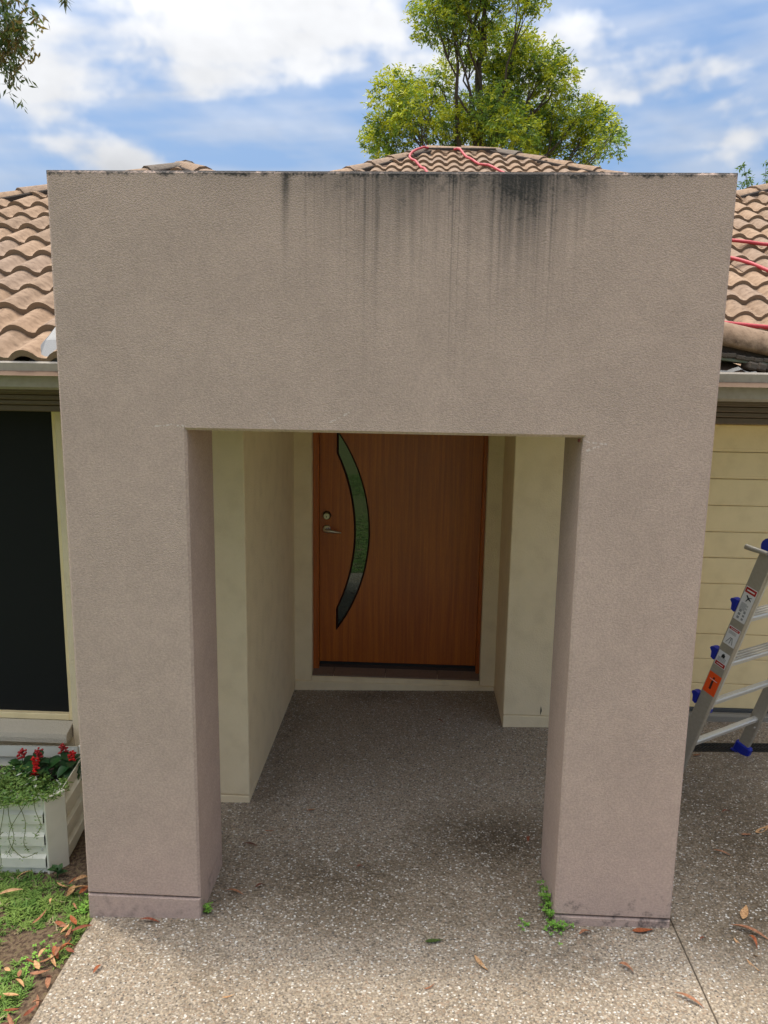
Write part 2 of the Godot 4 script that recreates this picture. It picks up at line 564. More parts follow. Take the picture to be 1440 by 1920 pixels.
func slab(called: String, x0: float, x1: float, z0: float, z1: float) -> MeshInstance3D:
	var st := start()
	st.set_smooth_group(-1)
	var nx := int(ceil((x1 - x0) / 0.25))
	var up := func(x: float, z: float) -> Vector3: return Vector3(x, gh(x), z)
	var vert := func(p: Vector3):
		st.set_uv(Vector2((p.x - GX0) / (GX1 - GX0), (p.z - GZ0) / (GZ1 - GZ0)))
		st.add_vertex(p)
	for i in nx:
		var a := x0 + (x1 - x0) * i / nx
		var b := x0 + (x1 - x0) * (i + 1) / nx
		var q := [up.call(a, z1 - 0.006), up.call(b, z1 - 0.006), up.call(b, z0), up.call(a, z0)]
		for t in [0, 2, 1, 0, 3, 2]: vert.call(q[t])
		var dn := Vector3(0, -0.14, 0.006)
		var e := [up.call(a, z1 - 0.006) + dn, up.call(b, z1 - 0.006) + dn, q[1], q[0]]
		for t in [0, 2, 1, 0, 3, 2]: vert.call(e[t])
	for sx in [[x0, -1.0], [x1, 1.0]]:
		var a: Vector3 = up.call(sx[0], z1 - 0.006)
		var b: Vector3 = up.call(sx[0], z0)
		var q := [a + Vector3(0, -0.14, 0), b + Vector3(0, -0.14, 0), b, a]
		for t in ([0, 2, 1, 0, 3, 2] if sx[1] > 0 else [0, 1, 2, 0, 2, 3]): vert.call(q[t])
	st.generate_normals()
	st.generate_tangents()
	return structure(put(called, st.commit(), M.concrete, self))

func make_ground():
	# lawn sheet out to the horizon
	var st := start()
	st.set_smooth_group(1)
	var xs := [-320.0, -80.0, -20.0, -8.0, -4.15, -3.0, -2.2, -1.42, 0.0, 1.2, 3.85, 8.0, 20.0, 80.0, 320.0]
	var zs := [-320.0, -80.0, -20.0, -8.0, -4.0, -3.3, -2.6, -2.3, 0.0, 4.0, 12.0, 40.0, 120.0, 320.0]
	var y := func(x: float, z: float) -> float: return gh(x) - 0.035 - (0.03 if x > -1.0 and z < -2.4 else 0.0) + clampf((z - 3.0) * 0.045, 0.0, 2.2)
	for i in xs.size() - 1:
		for j in zs.size() - 1:
			var a := Vector3(xs[i], y.call(xs[i], zs[j + 1]), zs[j + 1])
			var b := Vector3(xs[i + 1], y.call(xs[i + 1], zs[j + 1]), zs[j + 1])
			var c := Vector3(xs[i + 1], y.call(xs[i + 1], zs[j]), zs[j])
			var d := Vector3(xs[i], y.call(xs[i], zs[j]), zs[j])
			quad(st, a, b, c, d)
	var lawn_tex := ramp_tex(noise(FastNoiseLite.TYPE_SIMPLEX, 0.03, 91, 6), 512, [Color(0.20, 0.22, 0.10), Color(0.31, 0.34, 0.15), Color(0.40, 0.42, 0.20), Color(0.48, 0.45, 0.29)])
	structure(obj("ground", st, mat(Color(1, 1, 1), 1.0, lawn_tex, T.grain, 1.3, 1.5), self))

	# bare, leaf-strewn earth between the planter, the portico and the path
	st = start()
	st.set_smooth_group(1)
	var nx := 26
	var nz := 26
	var P := []
	for i in nx + 1:
		var row := []
		for j in nz + 1:
			var x := lerpf(-3.4, -1.423, i / 26.0)
			var z := lerpf(-3.98, -1.6, j / 26.0)
			row.append(Vector3(x, gh(x) - 0.022 + 0.022 * n_soft.get_noise_2d(x * 2.0, z * 2.0) - (0.02 if i == 0 or j == nz else 0.0), z))
		P.append(row)
	for i in nx:
		for j in nz:
			quad(st, P[i][j + 1], P[i + 1][j + 1], P[i + 1][j], P[i][j])
	var earth_tex := ramp_tex(noise(FastNoiseLite.TYPE_SIMPLEX, 0.035, 95, 6), 512, [Color(0.17, 0.125, 0.09), Color(0.33, 0.26, 0.195), Color(0.44, 0.37, 0.29), Color(0.34, 0.33, 0.16)])
	structure(obj("garden_soil", st, mat(Color(1, 1, 1), 1.0, earth_tex, T.grain, 0.6, 1.6), self))

	var path := slab("path", -1.42, 1.1535, -5.74, -2.32)
	var drive := slab("driveway", 1.1605, 5.2, -4.652, 14.0)
	slab("driveway", 1.1605, 5.2, -5.2, -4.768)
	# dirt packed in the joint between the two slabs
	structure(put("joint_filling", box_mesh(Vector3(1.1537, -0.1, -4.62), Vector3(1.1603, gh(1.157) - 0.006, -2.33), 0.0005), M.mortar, self))
	pebbles(path, -1.41, 1.145, -5.61, -2.33, 78000, 7)
	pebbles(drive, 1.17, 3.0, -5.12, -2.2, 42000, 8)
	pebbles(drive, 1.17, 3.6, -2.2, 0.6, 26000, 9)

func pebbles(parent: Node3D, x0: float, x1: float, z0: float, z1: float, count: int, seed_: int):
	# exposed aggregate: flat little stones set flush in the slab
	var st := start()
	st.set_smooth_group(1)
	rng.seed = seed_
	var r1 := []
	var r2 := []
	for k in 7:
		var a := TAU * k / 7.0
		var q := 0.85 + 0.3 * rng.randf()
		r1.append(Vector3(cos(a) * 0.30 * q, 0.20, sin(a) * 0.30 * q))
		r2.append(Vector3(cos(a) * 0.5 * q, -0.1, sin(a) * 0.5 * q))
	for k in 7:
		var k2 := (k + 1) % 7
		tri(st, Vector3(0, 0.24, 0), r1[k2], r1[k])
		quad(st, r2[k2], r2[k], r1[k], r1[k2])
	st.generate_normals()
	var mm := MultiMesh.new()
	mm.transform_format = MultiMesh.TRANSFORM_3D
	mm.use_colors = true
	mm.mesh = st.commit()
	mm.instance_count = count
	for i in count:
		var x := rng.randf_range(x0, x1)
		var z := rng.randf_range(z0, z1)
		if z < -4.97 and x > 0.60 and x < 1.8: z = rng.randf_range(-4.95, z1)
		if x > 1.16 and z > -4.775 and z < -4.645: z = rng.randf_range(-4.63, z1)
		var kind := rng.randf()
		var s := rng.randf_range(0.005, 0.0115)
		var g := grime(x, z)
		var c: Color
		if kind < 0.13:
			c = Color(0.52, 0.49, 0.43)
			s = rng.randf_range(0.005, 0.0115)
			g *= 0.35
		elif kind < 0.20: c = Color(0.42, 0.35, 0.27); g *= 0.7
		elif kind < 0.42: c = Color(0.27, 0.195, 0.13)
		elif kind < 0.66: c = Color(0.22, 0.18, 0.135)
		elif kind < 0.9: c = Color(0.36, 0.305, 0.235)
		else: c = Color(0.115, 0.095, 0.075)
		c = c * rng.randf_range(0.75, 1.25)
		c = c.lerp(Color(0.065, 0.048, 0.030), g * 0.7)
		c.a = 1.0
		mm.set_instance_color(i, c)
		var b := Basis(Vector3.UP, rng.randf() * TAU).scaled(Vector3(s * rng.randf_range(0.9, 1.5), s * rng.randf_range(0.35, 0.75), s))
		mm.set_instance_transform(i, Transform3D(b, Vector3(x, gh(x), z)))
	var o := MultiMeshInstance3D.new()
	o.name = "aggregate_stones"
	o.multimesh = mm
	o.material_override = M.stone
	o.set_meta("kind", "stuff")
	parent.add_child(o, true)

# ------------------------------------------------------------------ portico
const ZF := -3.045
const ZB := -3.435
func with_uv(m: ArrayMesh, project: Callable) -> ArrayMesh:
	var ar := m.surface_get_arrays(0)
	var v: PackedVector3Array = ar[Mesh.ARRAY_VERTEX]
	var nn: PackedVector3Array = ar[Mesh.ARRAY_NORMAL]
	var uv := PackedVector2Array()
	for i in v.size(): uv.append(project.call(v[i], nn[i]))
	ar[Mesh.ARRAY_TEX_UV] = uv
	var st := SurfaceTool.new()
	st.create_from_arrays(ar)
	st.generate_tangents()
	return st.commit()

func portico_uv(p: Vector3, n: Vector3) -> Vector2:
	var x := p.x
	var y := p.y
	if absf(n.z) < 0.6:
		if absf(n.x) > absf(n.y): x += signf(n.x) * (ZF - p.z)
		elif n.y < 0: y -= (ZF - p.z)
		else: y -= (ZF - p.z) * 0.05
	return Vector2((x - PX0) / (PX1 - PX0), (PY1 - y) / (PY1 - PY0))

# upright axis-aligned outline with softened front and back arrises
func soft_prism(st: SurfaceTool, poly: Array, z0: float, z1: float, b: float):
	st.set_smooth_group(-1)
	var n := poly.size()
	var ins := []
	for i in n:
		var e0: Vector2 = (poly[i] - poly[(i + n - 1) % n]).normalized()
		var e1: Vector2 = (poly[(i + 1) % n] - poly[i]).normalized()
		ins.append(poly[i] + (Vector2(-e0.y, e0.x) + Vector2(-e1.y, e1.x)) * b)
	var idx := Geometry2D.triangulate_polygon(PackedVector2Array(ins))
	for i in range(0, idx.size(), 3):
		var a: Vector2 = ins[idx[i]]
		var c: Vector2 = ins[idx[i + 1]]
		var d: Vector2 = ins[idx[i + 2]]
		if (c - a).cross(d - a) < 0:
			var t := c; c = d; d = t
		tri(st, Vector3(a.x, a.y, z1), Vector3(c.x, c.y, z1), Vector3(d.x, d.y, z1))
		tri(st, Vector3(a.x, a.y, z0), Vector3(d.x, d.y, z0), Vector3(c.x, c.y, z0))
	for i in n:
		var k := (i + 1) % n
		var a: Vector2 = poly[i]
		var c: Vector2 = poly[k]
		var ai: Vector2 = ins[i]
		var ci: Vector2 = ins[k]
		quad(st, Vector3(a.x, a.y, z1 - b), Vector3(a.x, a.y, z0 + b), Vector3(c.x, c.y, z0 + b), Vector3(c.x, c.y, z1 - b))
		quad(st, Vector3(ai.x, ai.y, z1), Vector3(a.x, a.y, z1 - b), Vector3(c.x, c.y, z1 - b), Vector3(ci.x, ci.y, z1))
		quad(st, Vector3(a.x, a.y, z0 + b), Vector3(ai.x, ai.y, z0), Vector3(ci.x, ci.y, z0), Vector3(c.x, c.y, z0 + b))

func make_portico():
	var t := thing("entrance_portico", Vector3.ZERO, "tall taupe rendered portico with black mould runs below its top edge", "portico")
	var g := 0.078
	var st := start()
	soft_prism(st, [Vector2(-1.443, g), Vector2(-0.930, g), Vector2(-0.930, 2.163), Vector2(0.636, 2.163), Vector2(0.636, g), Vector2(1.139, g), Vector2(1.139, 3.139), Vector2(-1.443, 3.139)], ZB, ZF, 0.010)
	put("frame_wall", with_uv(done(st), portico_uv), M.portico, t)
	for s in [[-1.443, -0.930], [0.636, 1.139]]:
		st = start()
		soft_prism(st, [Vector2(s[0] + 0.001, -0.12), Vector2(s[1] - 0.001, -0.12), Vector2(s[1] - 0.001, g - 0.0045), Vector2(s[0] + 0.001, g - 0.0045)], ZB + 0.001, ZF - 0.001, 0.006)
		var pl := put("plinth", with_uv(done(st), portico_uv), M.portico, t)
		put("joint", box_mesh(Vector3(s[0] + 0.009, g - 0.02, ZB + 0.009), Vector3(s[1] - 0.009, g + 0.02, ZF - 0.014), 0.001), M.mortar, pl)
	# small rusted fixing left in the top corner of the opening
	st = start()
	tube(st, [Vector3(0.622, 2.158, -3.052), Vector3(0.622, 2.146, -3.052)], [0.006, 0.005], 8)
	obj("rusty_bolt", st, mat(Color(0.33, 0.14, 0.07), 0.9), t)

# ------------------------------------------------------------------ house
const WZ := -4.0
const DZ := -5.62
var house: Node3D

func walls():
	var g := 0.02
	# left front wall with its window opening
	var st := start()
	cbox(st, Vector3(-1.925, g, WZ - 0.2), Vector3(-0.92, 2.30, WZ), 0.005)
	cbox(st, Vector3(-5.4, -0.25, WZ - 0.2), Vector3(-4.3, 2.30, WZ), 0.005)
	cbox(st, Vector3(-4.3, -0.25, WZ - 0.2), Vector3(-1.925, 0.336, WZ), 0.002)
	obj("wall", st, M.cream, house)
	put("wall_base", box_mesh(Vector3(-1.925, -0.2, WZ - 0.2), Vector3(-0.92, g - 0.005, WZ), 0.004), M.cream, house)
	put("wall_core", box_mesh(Vector3(-1.91, -0.1, WZ - 0.19), Vector3(-0.93, 0.1, WZ - 0.010), 0.001), M.cream, house)
	# left side of the porch
	put("wall", box_mesh(Vector3(-1.12, -0.2, DZ), Vector3(-0.9215, 2.30, WZ - 0.2), 0.001), M.cream, house)
	# wall round the front door
	st = start()
	cbox(st, Vector3(-1.12, -0.2, -5.86), Vector3(-0.79, 2.40, DZ), 0.004)
	cbox(st, Vector3(0.502, -0.2, -5.86), Vector3(0.80, 2.40, DZ), 0.004)
	cbox(st, Vector3(-0.79, 2.24, -5.86), Vector3(0.502, 2.40, DZ), 0.004)
	obj("wall", st, M.cream, house)
	# right side of the porch and front beside the garage
	g = 0.115
	put("wall", box_mesh(Vector3(0.613, g, DZ), Vector3(1.80, 2.30, -4.98), 0.005), M.cream, house)
	put("wall_base", box_mesh(Vector3(0.6135, -0.2, DZ), Vector3(1.80, g - 0.005, -4.9805), 0.004), M.cream, house)
	put("wall_core", box_mesh(Vector3(0.623, -0.1, DZ), Vector3(1.79, 0.2, -4.99), 0.001), M.cream, house)
	st = start()
	tube(st, [Vector3(0.865, 0.125, -4.9795), Vector3(0.868, 0.155, -4.9765), Vector3(0.866, 0.182, -4.9795)], [0.001, 0.005, 0.001], 6)
	obj("weep_hole", st, M.black, house)
	# wall over and beyond the garage door
	put("wall", box_mesh(Vector3(1.8005, 2.115, -5.3), Vector3(4.7, 2.5, -4.99), 0.004), M.cream, house)
	put("wall", box_mesh(Vector3(4.7, -0.2, -5.3), Vector3(7.6, 2.5, -4.98), 0.004), M.cream, house)
	# outer and rear walls close the building
	put("wall", box_mesh(Vector3(-5.4, -0.25, -13.5), Vector3(-5.2, 2.30, WZ - 0.2), 0.004), M.cream, house)
	put("wall", box_mesh(Vector3(7.4, -0.25, -13.5), Vector3(7.6, 2.30, -5.3), 0.004), M.cream, house)
	put("wall", box_mesh(Vector3(-5.2, -0.25, -13.5), Vector3(7.4, 2.30, -13.3), 0.004), M.cream, house)
	# ceiling of porch and rooms
	put("ceiling", box_mesh(Vector3(-5.85, 2.305, -13.6), Vector3(1.58, 2.325, -3.62), 0.002), M.ceiling, house)
	put("ceiling", box_mesh(Vector3(1.585, 2.31, -13.6), Vector3(7.9, 2.33, -4.55), 0.002), M.ceiling, house)

func front_door():
	var zd := -5.72
	# rendered upstand, then a row of brown tiles sloping up to the door
	put("door_step", box_mesh(Vector3(-0.9195, -0.2, -5.80), Vector3(0.612, 0.052, DZ + 0.028), 0.006), M.cream, house)
	var step := put("door_step", box_mesh(Vector3(-0.7895, 0.0, -5.85), Vector3(0.5015, 0.088, DZ + 0.012), 0.005), M.cream, house)
	var x := -0.788
	for w in [0.165, 0.40, 0.40, 0.322]:
		var st := start()
		cbox(st, Vector3(x + 0.0015, -0.012, -0.055), Vector3(x + w - 0.0015, 0.0, 0.055), 0.002, Transform3D(Basis(Vector3.RIGHT, 0.30), Vector3(0, 0.115, -5.672)))
		obj("sill_tile", st, M.sill_tile, step)
		x += w
	put("threshold", box_mesh(Vector3(-0.788, 0.09, -5.80), Vector3(0.50, 0.150, zd + 0.008), 0.004), M.threshold, house)
	# jambs
	for s in [[-0.789, -0.744], [0.474, 0.501]]:
		var j := put("door_jamb", with_uv(box_mesh(Vector3(s[0], 0.115, -5.80), Vector3(s[1], 2.24, zd + 0.030), 0.003), wood_uv), M.jamb, house)
		var inner: float = s[1] if s[0] < 0 else s[0]
		var sg := -1.0 if s[0] < 0 else 1.0
		put("stop_bead", with_uv(box_mesh(Vector3(inner + sg * 0.013, 0.14, zd + 0.031), Vector3(inner + sg * 0.004, 2.22, zd + 0.038), 0.002), wood_uv), M.jamb, j)
	put("door_head", with_uv(box_mesh(Vector3(-0.744, 2.205, -5.80), Vector3(0.474, 2.238, zd + 0.030), 0.003), wood_uv), M.jamb, house)
	# door leaf with a crescent cut through it
	var yb := 0.172
	var yt := 2.20
	var cy := 1.204
	var outer := func(y: float, grow := 0.0) -> float: return -0.36 - (1.32 - sqrt(pow(1.32, 2) - pow(y - cy, 2))) + grow
	var inner_x := func(y: float, grow := 0.0) -> float:
		var d := absf(y - cy)
		if d > 0.60: return -0.615 - grow
		return maxf(-0.615, -0.481 - (1.41 - sqrt(1.41 * 1.41 - d * d))) - grow
	var ys := []
	var lo := cy - 0.775
	var hi := cy + 0.775
	for k in 41: ys.append(lerpf(lo, hi, k / 40.0))
	ys.append(cy - 0.601); ys.append(cy + 0.601)
	ys.sort()
	var left := PackedVector2Array([Vector2(-0.742, lo), Vector2(-0.742, hi)])
	var right := PackedVector2Array()
	for k in range(ys.size() - 1, -1, -1): left.append(Vector2(inner_x.call(ys[k]), ys[k]))
	for y in ys: right.append(Vector2(maxf(outer.call(y), inner_x.call(y)), y))
	right.append(Vector2(0.472, hi)); right.append(Vector2(0.472, lo))
	var st := start()
	prism(st, left, zd - 0.04, zd)
	prism(st, right, zd - 0.04, zd)
	prism(st, PackedVector2Array([Vector2(-0.742, yb), Vector2(0.472, yb), Vector2(0.472, lo), Vector2(-0.742, lo)]), zd - 0.04, zd)
	prism(st, PackedVector2Array([Vector2(-0.742, hi), Vector2(0.472, hi), Vector2(0.472, yt), Vector2(-0.742, yt)]), zd - 0.04, zd)
	var door := put("front_door", with_uv(done(st), wood_uv), M.wood, house)
	door.set_meta("label", "reddish timber front door with a crescent glass strip")
	# glass and its dark bead
	var crescent := PackedVector2Array()
	for k in range(ys.size() - 1, -1, -1): crescent.append(Vector2(inner_x.call(ys[k], 0.004), ys[k]))
	for y in ys: crescent.append(Vector2(maxf(outer.call(y, 0.004), inner_x.call(y)), y))
	st = start()
	prism(st, crescent, zd - 0.026, zd - 0.018)
	obj("glass_pane", st, M.glass, door)
	st = start()
	for k in ys.size() - 1:
		for side in 2:
			var y0: float = ys[k]
			var y1: float = ys[k + 1]
			var p0 := Vector2(maxf(outer.call(y0), inner_x.call(y0)) if side else inner_x.call(y0), y0)
			var p1 := Vector2(maxf(outer.call(y1), inner_x.call(y1)) if side else inner_x.call(y1), y1)
			var w := 0.013 * (-1.0 if side else 1.0)
			var a := Vector3(p0.x, p0.y, zd + 0.004)
			var b := Vector3(p1.x, p1.y, zd + 0.004)
			var a2 := Vector3(p0.x + w, p0.y, zd - 0.016)
			var b2 := Vector3(p1.x + w, p1.y, zd - 0.016)
			if side: quad(st, a2, a, b, b2)
			else: quad(st, a, a2, b2, b)
	obj("glazing_bead", st, M.bead, door)
	put("weather_strip", box_mesh(Vector3(-0.742, 0.150, zd - 0.03), Vector3(0.472, 0.170, zd + 0.004), 0.002), M.black, door)
	# lock cylinder
	st = start()
	tube(st, [Vector3(-0.688, 1.333, zd), Vector3(-0.688, 1.333, zd + 0.012), Vector3(-0.688, 1.333, zd + 0.018)], [0.033, 0.032, 0.026], 20)
	var lock := obj("deadlock", st, M.brass_dark, door)
	st = start()
	tube(st, [Vector3(-0.688, 1.328, zd + 0.018), Vector3(-0.688, 1.328, zd + 0.026)], [0.024, 0.022], 20)
	obj("cylinder", st, M.nickel, lock)
	put("keyhole", box_mesh(Vector3(-0.690, 1.318, zd + 0.025), Vector3(-0.686, 1.332, zd + 0.0275), 0.0005), M.black, lock)
	# lever handle
	st = start()
	tube(st, [Vector3(-0.688, 1.228, zd), Vector3(-0.688, 1.228, zd + 0.010), Vector3(-0.688, 1.228, zd + 0.014)], [0.032, 0.031, 0.024], 20)
	tube(st, [Vector3(-0.688, 1.226, zd + 0.01), Vector3(-0.688, 1.223, zd + 0.055)], [0.011, 0.012], 12)
	tube(st, [Vector3(-0.700, 1.224, zd + 0.052), Vector3(-0.685, 1.223, zd + 0.055), Vector3(-0.64, 1.219, zd + 0.056), Vector3(-0.60, 1.213, zd + 0.052), Vector3(-0.575, 1.209, zd + 0.048)], [0.010, 0.0145, 0.0125, 0.008, 0.004], 12)
	obj("lever_handle", st, M.nickel, door)

func wood_uv(p: Vector3, n: Vector3) -> Vector2:
	var x := p.x + p.z * absf(n.x)
	return Vector2((x + 0.80) / 1.3, p.y / 2.3)

func window_and_garage():
	var wz := WZ - 0.055
	var w := put("window_frame", null, null, house)
	var st := start()
	for b in [[Vector3(-4.3, 0.42, 0), Vector3(-1.957, 0.457, 0)], [Vector3(-4.3, 2.26, 0), Vector3(-1.957, 2.30, 0)], [Vector3(-1.957, 0.42, 0), Vector3(-1.926, 2.30, 0)], [Vector3(-4.3, 0.42, 0), Vector3(-4.262, 2.30, 0)]]:
		cbox(st, b[0] + Vector3(0, 0, wz - 0.05), b[1] + Vector3(0, 0, wz + 0.02), 0.003)
	w.mesh = done(st)
	w.material_override = M.cream_smooth
	put("insect_screen", box_mesh(Vector3(-4.27, 0.45, wz - 0.03), Vector3(-1.95, 2.27, wz - 0.012), 0.002), M.screen, w)
	# rendered sill with a splay at its end
	st = start()
	along_x(st, [[WZ - 0.03, 0.422], [WZ + 0.065, 0.385], [WZ + 0.072, 0.362], [WZ + 0.072, 0.335], [WZ - 0.03, 0.335]], -4.4, -1.93)
	obj("window_sill", st, M.sill, house)

	# garage door: eleven ribbed boards between y 0.14 and 2.10
	var gd := put("garage_door", box_mesh(Vector3(1.76, 0.118, -5.22), Vector3(4.74, 2.14, -5.165), 0.002), M.cream_smooth, house)
	gd.set_meta("label", "cream panelled garage door with horizontal ribs")
	var hgt := (2.104 - 0.150) / 11.0
	for k in 11:
		var y0 := 0.150 + hgt * k
		var gap := 0.0020 if k % 3 == 0 else 0.0014
		put("panel", box_mesh(Vector3(1.78, y0 + gap, -5.17), Vector3(4.72, y0 + hgt - gap, -5.130), 0.0035), M.cream_smooth, gd)
		if k in [6, 7, 9, 10]:
			put("rib", box_mesh(Vector3(1.78, y0 + 0.010, -5.132), Vector3(4.72, y0 + 0.022, -5.1285), 0.0015), M.cream_smooth, gd)
	put("rubber_seal", box_mesh(Vector3(1.78, 0.122, -5.17), Vector3(4.72, 0.149, -5.128), 0.004), mat(Color(0.30, 0.30, 0.29), 0.6), gd)
	st = start()
	st.set_smooth_group(-1)
	put("garage_sill", box_mesh(Vector3(1.80, -0.1, -5.3), Vector3(4.7, 0.121, -5.085), 0.012), mat(Color(0.60, 0.575, 0.52), 0.9, T.speck, T.grain, 0.4, 0.4), house)

func eaves():
	# fascia, stepped boards under it and the gutter along the front of the left wing
	for sp in [[-5.9, 1.86, 0.0], [1.93, 7.9, -1.0]]:
		var x0: float = sp[0]
		var x1: float = sp[1]
		var dz: float = sp[2]
		put("fascia", box_mesh(Vector3(x0, 2.285, -3.58 + dz), Vector3(x1, 2.43, -3.555 + dz), 0.003), M.fascia, house)
		var y := 2.330
		var k := 0
		for s in [[0.030, -3.590], [0.028, -3.628], [0.027, -3.664], [0.026, -3.70], [0.034, -3.735]]:
			put("eave_board", box_mesh(Vector3(x0, y - s[0] + 0.0015, s[1] - 0.05 + dz), Vector3(x1, y, s[1] + dz), 0.005), M.fascia, house)
			y -= s[0]
			k += 1
		var st := start()
		st.set_smooth_group(-1)
		# outline of a square gutter with a rolled front lip, as a thin skin
		var outl := [[-3.552, 2.425], [-3.552, 2.312], [-3.540, 2.300], [-3.482, 2.300], [-3.462, 2.312], [-3.458, 2.372], [-3.446, 2.380], [-3.442, 2.418], [-3.448, 2.426], [-3.458, 2.424], [-3.458, 2.418], [-3.449, 2.414], [-3.452, 2.386], [-3.466, 2.376], [-3.470, 2.316], [-3.484, 2.306], [-3.538, 2.306], [-3.546, 2.314], [-3.546, 2.425]]
		for q in outl: q[0] += dz
		along_x(st, outl, x0 - 0.02, x1 + 0.05)
		obj("gutter", st, M.gutter, house)

# ------------------------------------------------------------------ roof
func tile_mesh(clip: Callable) -> ArrayMesh:
	# double-roll concrete tile, local axes: x across, y up from the roof, z down the slope; clip moves points of cut tiles on to the hip
	var st := start()
	var per := 9
	var n := per * 2
	var hw := 0.175
	var top := []
	var und := []
	for r in 2:
		var a := []
		var b := []
		for i in n + 1:
			var u := -hw + 0.35 * i / n
			var t := fposmod(i / float(per), 1.0)
			var y := 0.0
			if t < 0.80: y = 0.039 * pow(maxf(0.0, sin(PI * t / 0.80)), 0.8)
			y += 0.036 if r == 0 else 0.004
			var z := 0.335 * (0.0 if r == 0 else -1.0)
			a.append(clip.call(Vector3(u, y, z)))
			b.append(clip.call(Vector3(u, y - (0.030 if r == 0 else 0.02), z)))
		top.append(a); und.append(b)
	for i in n:
		st.set_smooth_group(1 + i / per)
		quad(st, top[0][i], top[0][i + 1], top[1][i + 1], top[1][i])
	st.set_smooth_group(5)
	for i in n:
		quad(st, und[1][i], und[1][i + 1], und[0][i + 1], und[0][i])
	st.generate_normals()
	var m := st.commit()
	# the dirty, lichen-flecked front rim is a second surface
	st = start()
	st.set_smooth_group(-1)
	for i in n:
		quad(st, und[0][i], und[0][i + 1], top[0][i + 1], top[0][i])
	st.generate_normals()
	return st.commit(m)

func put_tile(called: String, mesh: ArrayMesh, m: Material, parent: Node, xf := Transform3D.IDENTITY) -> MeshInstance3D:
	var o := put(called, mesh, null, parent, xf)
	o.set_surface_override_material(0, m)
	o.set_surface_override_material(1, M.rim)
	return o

# roof plane falling towards +z with its low edge at ze; outline in plan (x, z)
func plane_y(z: float, ze: float) -> float:
	return 2.375 + (ze - z) * TP

func cap_line(parent: Node, a: Vector3, b: Vector3, seed_: int, grey_first := 0):
	# overlapping cap tiles from the low end a up to b
	rng.seed = seed_
	var dir := (b - a).normalized()
	var side := dir.cross(Vector3.UP).normalized()
	var up := side.cross(dir).normalized()
	var len_ := a.distance_to(b)
	var n := int(round(len_ / 0.37))
	var stp := len_ / n
	var shapes := []
	for v in 2:
		var st := start()
		var prof := [Vector2(-0.165, -0.095), Vector2(-0.115, -0.015), Vector2(-0.06, 0.028), Vector2(0, 0.042), Vector2(0.06, 0.028), Vector2(0.115, -0.015), Vector2(0.165, -0.095)]
		var L := stp + 0.06
		for i in prof.size() - 1:
			var p: Vector2 = prof[i]
			var q: Vector2 = prof[i + 1]
			var lift := 0.022
			var P := Vector3(p.x, p.y + lift, 0); var Q := Vector3(q.x, q.y + lift, 0)
			var P1 := Vector3(p.x * 0.93, p.y, -L); var Q1 := Vector3(q.x * 0.93, q.y, -L)
			var dn := Vector3(0, -0.022, 0)
			st.set_smooth_group(1)
			quad(st, P, Q, Q1, P1)
			st.set_smooth_group(-1)
			quad(st, P + dn, Q + dn, Q, P)
			st.set_smooth_group(2)
			quad(st, Q + dn, P + dn, P1 + dn, Q1 + dn)
		shapes.append(done(st))
	var B := Basis(side, up, -dir)
	for k in n:
		var m: Material = M.tiles[rng.randi() % 4]
		if k >= n - grey_first: m = M.cap_grey
		put("ridge_tile", shapes[0], m, parent, Transform3D(B * Basis(Vector3.UP, rng.randf_range(-0.02, 0.02)), a + dir * stp * k + up * 0.030))
	# mortar bedding, its colour darkened for the shade below the caps
	var st2 := start()
	cbox(st2, Vector3(-0.13, -0.06, -len_), Vector3(0.13, 0.02, 0), 0.01, Transform3D(B, a + up * 0.015))
	obj("mortar_bed", st2, M.mortar_dark, parent)

